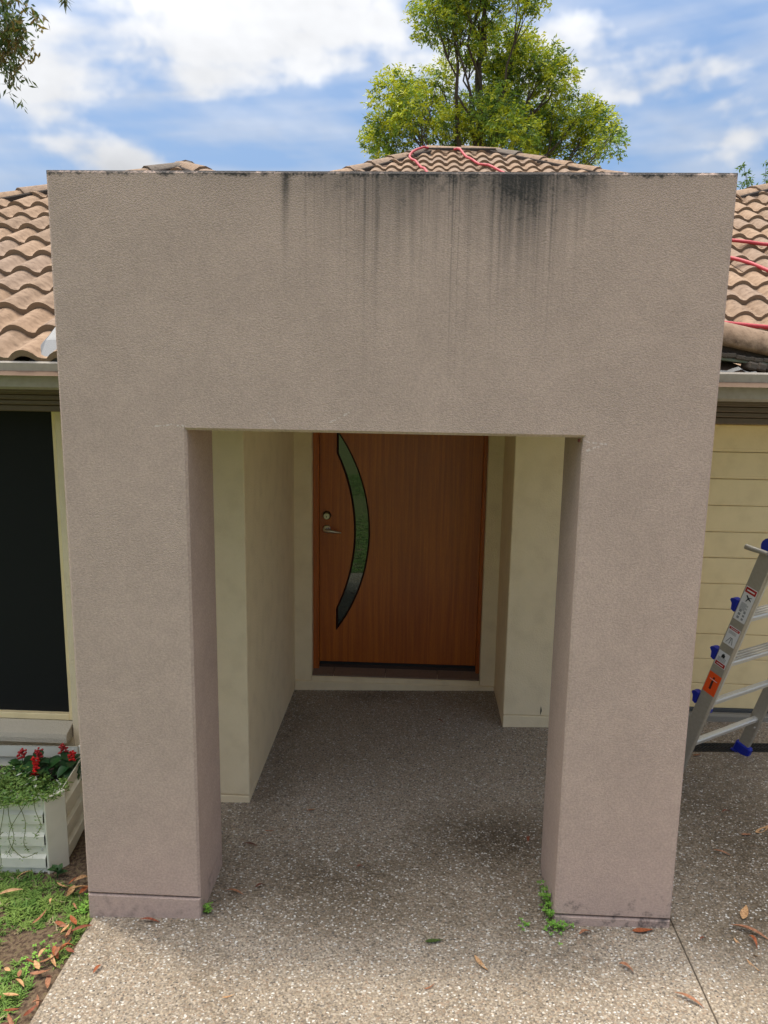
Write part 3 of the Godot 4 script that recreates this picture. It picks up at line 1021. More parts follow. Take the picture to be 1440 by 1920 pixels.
func tiled_plane(parent: Node, outline: Array, ze: float, first: float, individual: Rect2, seed_: int):
	rng.seed = seed_
	var cosp := cos(atan(TP))
	var sinp := sin(atan(TP))
	var N := Vector3(0, cosp, sinp)
	var S := Vector3(0, -sinp, cosp)
	var B := Basis(Vector3.RIGHT, N, S)
	var poly := PackedVector2Array(outline)
	var whole := tile_mesh(func(p): return p)
	var bulk := start()
	var rims := start()
	var any := false
	var xlo := 1e9
	var xhi := -1e9
	var zlo := 1e9
	for p in poly:
		xlo = minf(xlo, p.x); xhi = maxf(xhi, p.x); zlo = minf(zlo, p.y)
	var rows := int(ceil((ze - zlo) / cosp / 0.295)) + 1
	for j in rows:
		var s := first + 0.295 * j
		var z := ze - s * cosp
		var shift := 0.0
		var cols := int(ceil((xhi - xlo) / 0.35)) + 1
		for i in cols:
			var x := floorf(xlo / 0.35) * 0.35 + 0.35 * i + shift + 0.07
			var o := Vector3(x, plane_y(z, ze), z)
			var zt := z - 0.335 * cosp
			var ins := 0
			for c in [Vector2(x - 0.175, z), Vector2(x + 0.175, z), Vector2(x - 0.175, zt), Vector2(x + 0.175, zt)]:
				c.y = minf(c.y, ze - 0.001)
				if Geometry2D.is_point_in_polygon(c, poly): ins += 1
			if ins == 0: continue
			var mesh := whole
			if ins < 4:
				mesh = tile_mesh(func(p: Vector3) -> Vector3:
					var q := Vector2(o.x + p.x, minf(o.z + p.z * cosp, ze - 0.001))
					if Geometry2D.is_point_in_polygon(q, poly): return p
					var best := q
					var bd := 1e9
					for e in poly.size():
						var h := Geometry2D.get_closest_point_to_segment(q, poly[e], poly[(e + 1) % poly.size()])
						if h.distance_to(q) < bd:
							bd = h.distance_to(q); best = h
					return Vector3(best.x - o.x, p.y, (best.y - o.z) / cosp if q.y < ze - 0.01 else p.z))
			var jit := Basis(N, rng.randf_range(-0.006, 0.006))
			var xf := Transform3D(jit * B, o + N * rng.randf_range(-0.002, 0.004))
			var m: Material = M.tiles[rng.randi() % 4]
			if individual.has_point(Vector2(x, z)):
				put_tile("tile", mesh, m, parent, xf)
			else:
				bulk.append_from(mesh, 0, xf)
				rims.append_from(mesh, 1, xf)
				any = true
	if any:
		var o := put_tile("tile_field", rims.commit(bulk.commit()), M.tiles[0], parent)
		o.set_meta("kind", "stuff")

func sheet(outline: Array, ze: float, drop: float) -> SurfaceTool:
	var st := start()
	var poly := PackedVector2Array(outline)
	var idx := Geometry2D.triangulate_polygon(poly)
	for i in range(0, idx.size(), 3):
		var v := []
		for k in 3:
			var p := poly[idx[i + k]]
			v.append(Vector3(p.x, plane_y(p.y, ze) - drop, p.y))
		if (v[1] - v[0]).cross(v[2] - v[0]).y < 0: v = [v[0], v[2], v[1]]
		tri(st, v[0], v[1], v[2])
	return st

func roofs():
	# left wing: hipped end facing the camera
	var ap := Vector2(-2.14, -7.17)
	var A := [Vector2(-5.91, -3.4), Vector2(1.63, -3.4), ap]
	var st := sheet(A, -3.4, 0.012)
	var yA := plane_y(-7.17, -3.4)
	st.set_smooth_group(-1)
	# its other slopes run back to the main roof
	quad(st, Vector3(1.63, 2.363, -3.4), Vector3(1.63, 2.363, -13.0), Vector3(ap.x, yA - 0.012, -13.0), Vector3(ap.x, yA - 0.012, ap.y))
	quad(st, Vector3(-5.91, 2.363, -13.0), Vector3(-5.91, 2.363, -3.4), Vector3(ap.x, yA - 0.012, ap.y), Vector3(ap.x, yA - 0.012, -13.0))
	var rA := obj("roof", st, M.underlay, house)
	rA.set_meta("label", "hipped tiled roof of the left wing")
	tiled_plane(rA, [Vector2(-5.91, -3.4), Vector2(1.12, -3.4), Vector2(1.12, -3.90), ap], -3.4, 0.075, Rect2(-4.2, -6.4, 2.6, 3.2), 101)
	cap_line(rA, Vector3(-5.85, plane_y(-3.46, -3.4), -3.46), Vector3(ap.x, yA, ap.y), 111, 1)
	cap_line(rA, Vector3(1.12, plane_y(-3.91, -3.4), -3.91), Vector3(ap.x, yA, ap.y), 112, 0)
	cap_line(rA, Vector3(ap.x, yA + 0.01, ap.y - 0.05), Vector3(ap.x, yA + 0.01, -12.9), 113, 0)

	# main roof behind, with its short ridge, and the garage hip rising to the right
	var ze := -4.4
	var Mn := [Vector2(-2.8, -4.4), Vector2(8.0, -4.4), Vector2(8.0, -10.4), Vector2(6.1, -10.4), Vector2(2.907, -8.05), Vector2(0.846, -10.13), Vector2(0.0, -10.17), Vector2(-2.8, -6.6)]
	st = sheet(Mn, ze, 0.012)
	st.set_smooth_group(-1)
	var yr := plane_y(-10.15, ze)
	quad(st, Vector3(0.86, yr - 0.012, -10.15), Vector3(0.0, yr - 0.012, -10.18), Vector3(-0.6, 2.39, -15.4), Vector3(1.4, 2.39, -15.4))
	quad(st, Vector3(0.0, yr - 0.012, -10.18), Vector3(-2.8, plane_y(-6.6, ze) - 0.012, -6.6), Vector3(-5.9, 2.39, -15.4), Vector3(-0.6, 2.39, -15.4))
	quad(st, Vector3(2.907, plane_y(-8.05, ze) - 0.012, -8.05), Vector3(0.86, yr - 0.012, -10.15), Vector3(1.4, 2.39, -15.4), Vector3(3.1, 2.39, -15.4))
	quad(st, Vector3(8.0, plane_y(-10.4, ze) - 0.012, -10.4), Vector3(6.1, plane_y(-10.4, ze) - 0.012, -10.4), Vector3(3.1, 2.39, -15.4), Vector3(8.0, 2.39, -15.4))
	quad(st, Vector3(6.1, plane_y(-10.4, ze) - 0.012, -10.4), Vector3(2.907, plane_y(-8.05, ze) - 0.012, -8.05), Vector3(3.0, 2.39, -15.4), Vector3(3.1, 2.39, -15.4))
	var rM := obj("roof", st, M.underlay, house)
	rM.set_meta("label", "main tiled roof behind the portico")
	tiled_plane(rM, Mn, ze, 0.02, Rect2(-1.4, -10.4, 5.6, 5.6), 102)
	var edge := func(p: Vector2) -> Vector3: return Vector3(p.x, plane_y(p.y, ze), p.y)
	cap_line(rM, edge.call(Vector2(-2.6, -6.86)), edge.call(Vector2(0.0, -10.17)), 121, 1)
	cap_line(rM, edge.call(Vector2(2.907, -8.05)), edge.call(Vector2(0.846, -10.13)), 122, 1)
	cap_line(rM, edge.call(Vector2(0.0, -10.18)) + Vector3(0, 0.005, 0), edge.call(Vector2(0.846, -10.16)) + Vector3(0, 0.005, 0), 123, 0)
	cap_line(rM, edge.call(Vector2(2.95, -8.08)), edge.call(Vector2(6.1, -10.4)), 124, 6)

func roof_details():
	# crumpled sheet of flashing where the left gutter meets the portico
	rng.seed = 77
	var st := start()
	st.set_smooth_group(-1)
	var P := []
	for i in 6:
		var row := []
		for j in 6:
			var u := i / 5.0
			var v := j / 5.0
			var x := lerpf(-1.80, -1.40, u)
			var z := lerpf(-3.475, -3.80, v)
			var y := plane_y(z, -3.4) + 0.075 + 0.030 * v + rng.randf_range(-0.008, 0.012) - (0.045 if j == 0 else 0.0) - (0.05 * (1.0 - u) if i == 0 else 0.0)
			if i == 0: x += 0.10 * v
			row.append(Vector3(x, y, z))
		P.append(row)
	for i in 5:
		for j in 5:
			quad(st, P[i][j], P[i + 1][j], P[i + 1][j + 1], P[i][j + 1])
			quad(st, P[i][j] - Vector3(0, 0.003, 0), P[i][j + 1] - Vector3(0, 0.003, 0), P[i + 1][j + 1] - Vector3(0, 0.003, 0), P[i + 1][j] - Vector3(0, 0.003, 0))
	for i in 5:
		quad(st, P[i][0] - Vector3(0, 0.05, -0.004), P[i + 1][0] - Vector3(0, 0.05, -0.004), P[i + 1][0], P[i][0])
	for j in 5:
		quad(st, P[0][j + 1] - Vector3(0, 0.06, 0), P[0][j] - Vector3(0, 0.06, 0), P[0][j], P[0][j + 1])
	obj("flashing", st, M.flash, house)

	# foot of the right hip: a long cap on a deep mortar bed, crumbling stones, an open gap and a torn strip of flashing
	rng.seed = 78
	var edge := func(x: float) -> float: return 2.562 - 0.205 * (x - 1.309)
	st = start()
	st.set_smooth_group(1)
	var prof := [[-3.520, 0.0], [-3.535, 0.045], [-3.580, 0.082], [-3.640, 0.098], [-3.70, 0.088], [-3.77, 0.04]]
	for k in 10:
		var x0 := 1.02 + 0.072 * k
		var x1 := x0 + 0.072
		for q in prof.size() - 1:
			var a: Array = prof[q]
			var b: Array = prof[q + 1]
			quad(st, Vector3(x0, edge.call(x0) + a[1], a[0]), Vector3(x1, edge.call(x1) + a[1], a[0]), Vector3(x1, edge.call(x1) + b[1], b[0]), Vector3(x0, edge.call(x0) + b[1], b[0]))
			quad(st, Vector3(x1, edge.call(x1) + a[1] - 0.02, a[0] - 0.012), Vector3(x0, edge.call(x0) + a[1] - 0.02, a[0] - 0.012), Vector3(x0, edge.call(x0) + b[1] - 0.02, b[0] - 0.012), Vector3(x1, edge.call(x1) + b[1] - 0.02, b[0] - 0.012))
		quad(st, Vector3(x0, edge.call(x0) - 0.02, -3.532), Vector3(x1, edge.call(x1) - 0.02, -3.532), Vector3(x1, edge.call(x1), -3.520), Vector3(x0, edge.call(x0), -3.520))
	obj("ridge_tile", st, M.tiles[1], house)
	var bed := PackedVector2Array([Vector2(1.02, edge.call(1.02) - 0.004), Vector2(1.02, 2.53), Vector2(1.31, 2.513), Vector2(1.51, 2.488), Vector2(1.72, 2.46), Vector2(1.72, edge.call(1.72) - 0.004)])
	st = start()
	prism(st, bed, -3.70, -3.545)
	obj("mortar_bed", st, M.mortar_dark, house)
	st = start()
	for k in 17:
		var x := 1.04 + 0.04 * k
		var y := 2.502 - 0.115 * (x - 1.309)
		cbox(st, Vector3(-0.023, -0.010, -0.06), Vector3(0.023, 0.011, 0.0), 0.005, Transform3D(Basis(Vector3.UP, rng.randf_range(-0.25, 0.25)) * Basis(Vector3.BACK, -0.115 + rng.randf_range(-0.12, 0.12)), Vector3(x, y + rng.randf_range(-0.003, 0.003), -3.528 + rng.randf_range(-0.004, 0.004))))
	obj("hip_mortar", st, M.mortar, house)
	st = start()
	for k in 7:
		var x := 1.455 + 0.04 * k
		var y := 2.456 - 0.10 * (x - 1.45)
		cbox(st, Vector3(-0.024, -0.020, -0.07), Vector3(0.024, 0.016, 0.0), 0.008, Transform3D(Basis(Vector3.UP, rng.randf_range(-0.3, 0.3)) * Basis(Vector3.BACK, rng.randf_range(-0.3, 0.1)), Vector3(x, y, -3.512 + rng.randf_range(-0.006, 0.006))))
	obj("hip_mortar", st, M.mortar, house)
	st = start()
	cbox(st, Vector3(0, -0.013, -0.10), Vector3(0.62, 0.0, 0.0), 0.002, Transform3D(Basis(Vector3.BACK, -0.105), Vector3(1.05, 2.519, -3.535)))
	obj("roof_batten", st, mat(Color(0.50, 0.52, 0.44), 0.9, T.speck, null, 0.2), house)
	st = start()
	st.set_smooth_group(-1)
	var torn := func(x: float) -> float: return 2.436 + 0.010 * sin(x * 37.0 + 1.0) + 0.006 * sin(x * 83.0)
	for k in 16:
		var x0 := 1.06 + 0.025 * k
		var x1 := x0 + 0.025
		quad(st, Vector3(x0, torn.call(x0) - 0.012, -3.468), Vector3(x1, torn.call(x1) - 0.012, -3.468), Vector3(x1, torn.call(x1), -3.505), Vector3(x0, torn.call(x0), -3.505))
		quad(st, Vector3(x1, torn.call(x1) - 0.014, -3.468), Vector3(x0, torn.call(x0) - 0.014, -3.468), Vector3(x0, torn.call(x0) - 0.002, -3.505), Vector3(x1, torn.call(x1) - 0.002, -3.505))
	obj("flashing", st, M.flash, house)

func roof_top(x: float, z: float) -> float:
	var y := plane_y(z, -4.4)
	# front slope and the two flanks of the left wing
	var a := minf(plane_y(z, -3.4), minf(2.375 + (1.63 - x) * TP, 2.375 + (x + 5.91) * TP))
	return maxf(y, a)

func make_house():
	house = thing("house", Vector3.ZERO, "cream single storey house with brown tiled hip roofs behind the portico", "house")
	walls()
	front_door()
	window_and_garage()
	eaves()
	roofs()
	roof_details()

# ------------------------------------------------------------------ hose on the roof
func make_hose():
	# one long hose: in from the right, up to the ridge, over it and back down, then a loop beside the garage hip
	var plan := [Vector2(3.712, -6.131), Vector2(2.697, -6.491), Vector2(2.485, -6.594), Vector2(1.688, -7.312), Vector2(1.125, -8.381), Vector2(0.934, -8.720), Vector2(0.627, -9.216), Vector2(0.493, -9.542), Vector2(0.371, -9.900), Vector2(0.292, -10.181), Vector2(0.113, -10.215), Vector2(-0.022, -9.990), Vector2(-0.146, -9.787), Vector2(-0.200, -9.619), Vector2(-0.151, -9.421), Vector2(-0.022, -9.022), Vector2(0.101, -8.685), Vector2(0.675, -7.763), Vector2(1.575, -6.750), Vector2(2.321, -6.178), Vector2(2.475, -5.916), Vector2(2.812, -5.456), Vector2(2.925, -5.119), Vector2(2.587, -4.905), Vector2(2.094, -4.924), Vector2(1.864, -4.980), Vector2(1.350, -5.197), Vector2(1.012, -5.513)]
	var cv := Curve3D.new()
	for i in plan.size():
		var p: Vector2 = plan[i]
		var y := roof_top(p.x, p.y) + 0.088
		if p.y < -10.1: y = plane_y(-10.15, -4.4) + 0.06
		elif p.y < -9.75: y += 0.03
		var tg: Vector2 = (plan[min(i + 1, plan.size() - 1)] - plan[max(i - 1, 0)]) * 0.16
		cv.add_point(Vector3(p.x, y, p.y), Vector3(-tg.x, 0, -tg.y), Vector3(tg.x, 0, tg.y))
	var pts := []
	var rad := []
	var L := cv.get_baked_length()
	for k in 161:
		pts.append(cv.sample_baked(L * k / 160.0))
		rad.append(0.0145)
	var st := start()
	tube(st, pts, rad, 8)
	tag(obj("garden_hose", st, M.hose, self), "pinkish red hose snaking over the roof tiles", "hose")

# ------------------------------------------------------------------ ladder
func make_ladder():
	var t := thing("folding_ladder", Vector3(1.512, gh(1.512), -4.262), "aluminium folding ladder with blue feet standing before the garage door", "ladder")
	var r := Vector3(0.82, 0, -0.572).normalized()
	var Ld := Vector3(0.572, 0, 0.82).normalized()
	var tilt := deg_to_rad(17.0)
	var u := Vector3.UP * cos(tilt) + Ld * sin(tilt)
	var n := Ld * cos(tilt) - Vector3.UP * sin(tilt)
	# axes of the leaning half: x across the rungs, y up the rail, z towards the lawn
	var X := Transform3D(Basis(r, u, n), Vector3.ZERO)
	var W := 0.735
	var dR := gh(1.512 + 0.82 * W) - gh(1.512)
	var rail := func(x0: float, x1: float, y0: float, y1: float, m: Material, hz := 0.042) -> MeshInstance3D:
		var st := start()
		cbox(st, Vector3(x0, y0, -hz), Vector3(x1, y1, hz), 0.005, X)
		return obj("rail", st, m, t)
	var main: MeshInstance3D = rail.call(-0.002, 0.030, 0.012, 1.555, M.alu_dull)
	rail.call(0.034, 0.060, 0.56, 1.56, M.alu, 0.034)
	rail.call(W - 0.062, W - 0.034, dR + 0.014, 1.555, M.alu_dull, 0.036)
	rail.call(W - 0.030, W + 0.002, 0.56, 1.56, M.alu_dull)
	for p in [[0.034, 0.060, 0.536, 0.034], [W - 0.032, W + 0.004, 0.536, 0.044]]:
		var st := start()
		cbox(st, Vector3(p[0] - 0.002, p[2], -p[3] - 0.002), Vector3(p[1] + 0.002, p[2] + 0.026, p[3] + 0.002), 0.004, X)
		obj("end_cap", st, M.blue, t)
	for p in [[-0.010, 0.038, 0.0], [W - 0.070, W - 0.026, dR]]:
		var st := start()
		cbox(st, Vector3(p[0], p[2] - 0.006, -0.050), Vector3(p[1], p[2] + 0.070, 0.056), 0.012, X)
		var ft := obj("foot", st, M.blue, t)
		ft.set_meta("label", "blue plastic ladder foot")
		st = start()
		cbox(st, Vector3(p[0] - 0.006, p[2] - 0.013, -0.056), Vector3(p[1] + 0.006, p[2] - 0.004, 0.070), 0.004, X)
		obj("sole", st, M.blue, ft)
	# rungs: a D-shaped bar with a tread on top; the wider ones belong to the upper half
	for k in 5:
		var y := 0.29 + 0.29 * k
		var st := start()
		var hz := 0.017 if k < 2 else 0.036
		cbox(st, Vector3(0.028, y - 0.017, -hz), Vector3(W - 0.03, y + 0.016, hz), 0.006, X)
		var rg := obj("rung", st, M.alu, t)
		if k >= 2:
			for z in [-0.026, -0.009, 0.009, 0.026]:
				st = start()
				cbox(st, Vector3(0.062, y + 0.016, z - 0.004), Vector3(W - 0.064, y + 0.0205, z + 0.004), 0.002, X)
				obj("tread_rib", st, M.alu_dull, rg)
		if k == 0:
			for q in [[W - 0.066, 0.02], [W - 0.068, -0.02]]:
				st = start()
				tube(st, [X * Vector3(q[0] - 0.006, y - 0.05, q[1]), X * Vector3(W - 0.02, y - 0.05, q[1])], [0.005, 0.005], 8)
				obj("pin", st, M.alu, rg)
	# blue locking tabs behind the near rail
	for y in [0.60, 0.90, 1.21]:
		var st := start()
		prism(st, PackedVector2Array([Vector2(-0.040, y - 0.035), Vector2(-0.060, y - 0.030), Vector2(-0.068, y + 0.002), Vector2(-0.083, y + 0.016), Vector2(-0.080, y + 0.026), Vector2(-0.066, y + 0.034), Vector2(-0.040, y + 0.034)]), -0.004, 0.034, X * Transform3D(Basis(Vector3(0, 0, 1), Vector3(0, 1, 0), Vector3(-1, 0, 0)), Vector3(0.022, 0, 0)))
		obj("locking_tab", st, M.blue, t)
	# hinge and carrying tube at the top
	for x in [0.0, W - 0.028]:
		var st := start()
		tube(st, [X * Vector3(x - 0.012, 1.585, 0.0), X * Vector3(x + 0.06, 1.585, 0.0)], [0.046, 0.046], 16)
		obj("hinge", st, M.blue, t)
	var hs := start()
	tube(hs, [X * Vector3(-0.03, 1.535, -0.105), X * Vector3(-0.03, 1.543, -0.06), X * Vector3(-0.02, 1.555, 0.01)], [0.014, 0.014, 0.012], 10)
	obj("release_handle", hs, M.alu_dull, t)
	# the second half comes down on the lawn side of the hinge
	var top := X * Vector3(0, 1.585, 0)
	var u2 := Vector3.UP * cos(tilt) - Ld * sin(tilt)
	var n2 := Ld * cos(tilt) + Vector3.UP * sin(tilt)
	var X2 := Transform3D(Basis(r, u2, n2), top)
	for x in [0.0, W - 0.03]:
		var st := start()
		cbox(st, Vector3(x, -1.60, -0.04), Vector3(x + 0.03, -0.03, 0.04), 0.005, X2)
		obj("rail", st, M.alu_dull, t)
	for k in 5:
		var st := start()
		cbox(st, Vector3(0.03, -1.33 + 0.29 * k, -0.017), Vector3(W - 0.03, -1.297 + 0.29 * k, 0.017), 0.006, X2)
		obj("rung", st, M.alu, t)
	# stickers on the near rail: y from, y to, and what is printed
	var face := func(called: String, y0: float, y1: float, z0: float, z1: float, lift: float, m: Material, parent: Node):
		var st := start()
		cbox(st, Vector3(-0.002 - lift - 0.0006, y0, z0), Vector3(-0.002 - lift, y1, z1), 0.0001, X)
		return obj(called, st, m, parent)
	for s in [[1.14, 1.34, "tall"], [0.985, 1.095, "fold"], [0.845, 0.937, "spot"]]:
		var st: MeshInstance3D = face.call("warning_sticker", s[0], s[1], -0.034, 0.034, 0.0004, M.paper, main)
		var top_y: float = s[1]
		var bot: float = s[0]
		if s[2] == "spot":
			face.call("print", bot + 0.004, bot + 0.026, -0.030, 0.030, 0.0014, M.red, st)
			face.call("print", bot + 0.013, bot + 0.017, -0.020, 0.020, 0.0024, M.paper, st)
			face.call("print", top_y - 0.034, top_y - 0.016, -0.010, 0.010, 0.0014, M.ink, st)
			face.call("print", top_y - 0.016, top_y - 0.010, -0.005, 0.005, 0.0014, M.ink, st)
			for k in 4: face.call("print", bot + 0.032 + 0.007 * k, bot + 0.035 + 0.007 * k, -0.026, 0.022, 0.0014, M.ink_pale, st)
		else:
			var hb := 0.030 if s[2] == "tall" else 0.014
			face.call("print", top_y - 0.004 - hb, top_y - 0.004, -0.031, 0.031, 0.0014, M.red, st)
			face.call("print", top_y - 0.004 - hb * 0.62, top_y - 0.004 - hb * 0.38, -0.022, 0.022, 0.0024, M.paper, st)
			if s[2] == "fold":
				for k in 3: face.call("print", top_y - 0.030 - 0.006 * k, top_y - 0.028 - 0.006 * k, -0.026, 0.020, 0.0014, M.ink_pale, st)
				for q in [[-0.020, -0.003], [0.000, 0.003], [0.018, 0.007]]:
					var pst := start()
					tube(pst, [X * Vector3(-0.0042, bot + 0.012, q[0]), X * Vector3(-0.0042, bot + 0.050, q[1])], [0.0012, 0.0012], 5)
					obj("print", pst, M.ink, st)
			else:
				var fig := start()
				tube(fig, [X * Vector3(-0.0042, top_y - 0.047, -0.012), X * Vector3(-0.0042, top_y - 0.060, 0.002), X * Vector3(-0.0042, top_y - 0.070, 0.020)], [0.003, 0.004, 0.002], 6)
				tube(fig, [X * Vector3(-0.0042, top_y - 0.060, 0.002), X * Vector3(-0.0042, top_y - 0.080, -0.006)], [0.003, 0.002], 6)
				tube(fig, [X * Vector3(-0.0042, top_y - 0.058, 0.0), X * Vector3(-0.0042, top_y - 0.050, 0.020)], [0.002, 0.0015], 6)
				obj("print", fig, M.ink, st)
				for k in 8: face.call("print", top_y - 0.096 - 0.0055 * k, top_y - 0.0935 - 0.0055 * k, -0.024, 0.018 if k % 3 else 0.006, 0.0014, M.ink_pale, st)
				for k in 3:
					face.call("print", bot + 0.012 + 0.02 * k, bot + 0.026 + 0.02 * k, -0.020, -0.006, 0.0014, M.ink_pale, st)
					face.call("print", bot + 0.012 + 0.02 * k, bot + 0.024 + 0.02 * k, 0.006, 0.018, 0.0014, M.ink_pale, st)
	var os: MeshInstance3D = face.call("orange_sticker", 0.665, 0.795, -0.036, 0.040, 0.0004, M.orange, main)
	face.call("print", 0.695, 0.750, -0.006, 0.006, 0.0014, mat(Color(0.22, 0.12, 0.10), 0.6), os)
	face.call("print", 0.760, 0.772, -0.004, 0.006, 0.0014, mat(Color(0.25, 0.10, 0.08), 0.6), os)
	face.call("print", 0.753, 0.756, -0.022, 0.026, 0.0014, M.paper, os)

# ------------------------------------------------------------------ drain
func make_drain():
	var t := thing("channel_drain", Vector3(0, 0, -4.71), "black plastic grated channel drain across the driveway", "drain")
	var slope := 0.031
	var X := Transform3D(Basis(Vector3(1, slope, 0).normalized(), Vector3(-slope, 1, 0).normalized(), Vector3(0, 0, 1)), Vector3(1.2, gh(1.2), 0))
	var st := start()
	for z in [[-0.056, -0.047], [-0.003, 0.003], [0.047, 0.056]]:
		cbox(st, Vector3(0.0, -0.11 if absf(z[0]) > 0.01 and z[0] + z[1] != 0.0 else -0.02, z[0]), Vector3(3.2, 0.0045, z[1]), 0.001, X)
	obj("grate_frame", st, M.black, t)
	st = start()
	cbox(st, Vector3(0.0, -0.12, -0.056), Vector3(3.2, -0.11, 0.056), 0.0002, X)
	obj("channel_floor", st, M.black, t)
	st = start()
	cbox(st, Vector3(-0.004, -0.014, -0.031), Vector3(0.004, 0.0035, 0.031), 0.001)
	var bar := done(st)
	for row in 2:
		for k in 62:
			var x := 0.40 + 0.0245 * k
			var zc := -0.025 if row == 0 else 0.025
			put("grate_bar", bar, M.grate, t, X * Transform3D(Basis(Vector3.UP, 0.62 if row == 0 else 0.62), Vector3(x + (0.012 if row else 0.0), 0.0, zc)))

# ------------------------------------------------------------------ planter box
func make_planter():
	var gy := gh(-2.2) - 0.02
	var t := thing("planter_box", Vector3(-1.76, gy, -3.38), "white corrugated steel planter box under the dark window", "planter")
	t.rotation.y = deg_to_rad(2.5)
	var H := 0.415
	# ribbed skin: outward offset against height
	var prof := []
	for k in 3:
		var b := 0.045 + 0.118 * k
		prof.append_array([Vector2(0.0, b), Vector2(0.016, b + 0.004), Vector2(0.016, b + 0.054), Vector2(0.0, b + 0.068)])
	prof.push_front(Vector2(0, 0))
	prof.append(Vector2(0, H))
	var panel := func(a: Vector3, b: Vector3) -> ArrayMesh:
		var out := (b - a).normalized().cross(Vector3.UP)
		var st := start()
		st.set_smooth_group(-1)
		for i in prof.size() - 1:
			var p: Vector2 = prof[i]
			var q: Vector2 = prof[i + 1]
			var v := [a + out * p.x + Vector3.UP * p.y, b + out * p.x + Vector3.UP * p.y, b + out * q.x + Vector3.UP * q.y, a + out * q.x + Vector3.UP * q.y]
			quad(st, v[0], v[1], v[2], v[3])
			var d := out * -0.0025
			quad(st, v[1] + d, v[0] + d, v[3] + d, v[2] + d)
		quad(st, a + Vector3.UP * H, b + Vector3.UP * H, b + Vector3.UP * H - out * 0.004, a + Vector3.UP * H - out * 0.004)
		return done(st)
	var c := [Vector3(-1.2, 0, 0), Vector3(-0.036, 0, 0), Vector3(0.022, 0, -0.085), Vector3(-0.008, 0, -0.47), Vector3(-0.075, 0, -0.53), Vector3(-1.2, 0, -0.53)]
	for s in [[0, 1], [2, 3], [4, 5], [5, 0]]:
		put("side_panel", panel.call(c[s[0]], c[s[1]]), M.white, t)
	for s in [[1, 2], [3, 4]]:
		var a: Vector3 = c[s[0]]
		var b: Vector3 = c[s[1]]
		var dir := (b - a).normalized()
		var out := dir.cross(Vector3.UP)
		var st := start()
		var Xc := Transform3D(Basis(dir, Vector3.UP, out), a)
		cbox(st, Vector3(-0.006, -0.01, 0.006), Vector3(a.distance_to(b) + 0.006, H + 0.003, 0.020), 0.004, Xc)
		obj("corner_post", st, M.white, t)
	var bolt := start()
	tube(bolt, [Vector3.ZERO, Vector3(0, 0, 0.004), Vector3(0, 0, 0.006)], [0.006, 0.0055, 0.003], 8)
	var bm := done(bolt)
	for y in [0.018, 0.140, 0.258, 0.375]:
		put("bolt", bm, M.alu, t, Transform3D(Basis.IDENTITY, Vector3(-0.055, y, 0.0)))
	put("bolt", bm, M.alu, t, Transform3D(Basis.IDENTITY, Vector3(-0.10, H - 0.02, -0.528)))
	var so := put("potting_soil", box_mesh(Vector3(-1.19, 0.02, -0.525), Vector3(-0.012, 0.30, -0.006), 0.01), M.soil, t)
	so.set_meta("label", "dark potting soil inside the planter")
	planter_plants(t.transform)

func leaf_shape(length: float, width: float, segs: int, curl: float, cup: float, twist := 0.0) -> ArrayMesh:
	# a pointed blade along +x with a raised midrib fold
	var st := start()
	st.set_smooth_group(1)
	var rows := []
	var pos := Vector3.ZERO
	var ang := curl * -0.5
	for i in segs + 1:
		var t := i / float(segs)
		var w := width * 0.5 * pow(sin(PI * pow(clampf(t, 0.02, 0.985), 0.8)), 0.85)
		var tw := twist * (t - 0.4)
		var side := Vector3(0, sin(tw), cos(tw))
		var dn := Vector3(0, cup * w, 0)
		rows.append([pos - side * w + dn, pos, pos + side * w + dn])
		ang += curl / segs
		pos += Vector3(cos(ang), sin(ang), 0) * length / segs
	for i in segs:
		for k in 2:
			quad(st, rows[i][k], rows[i][k + 1], rows[i + 1][k + 1], rows[i + 1][k])
	return done(st)

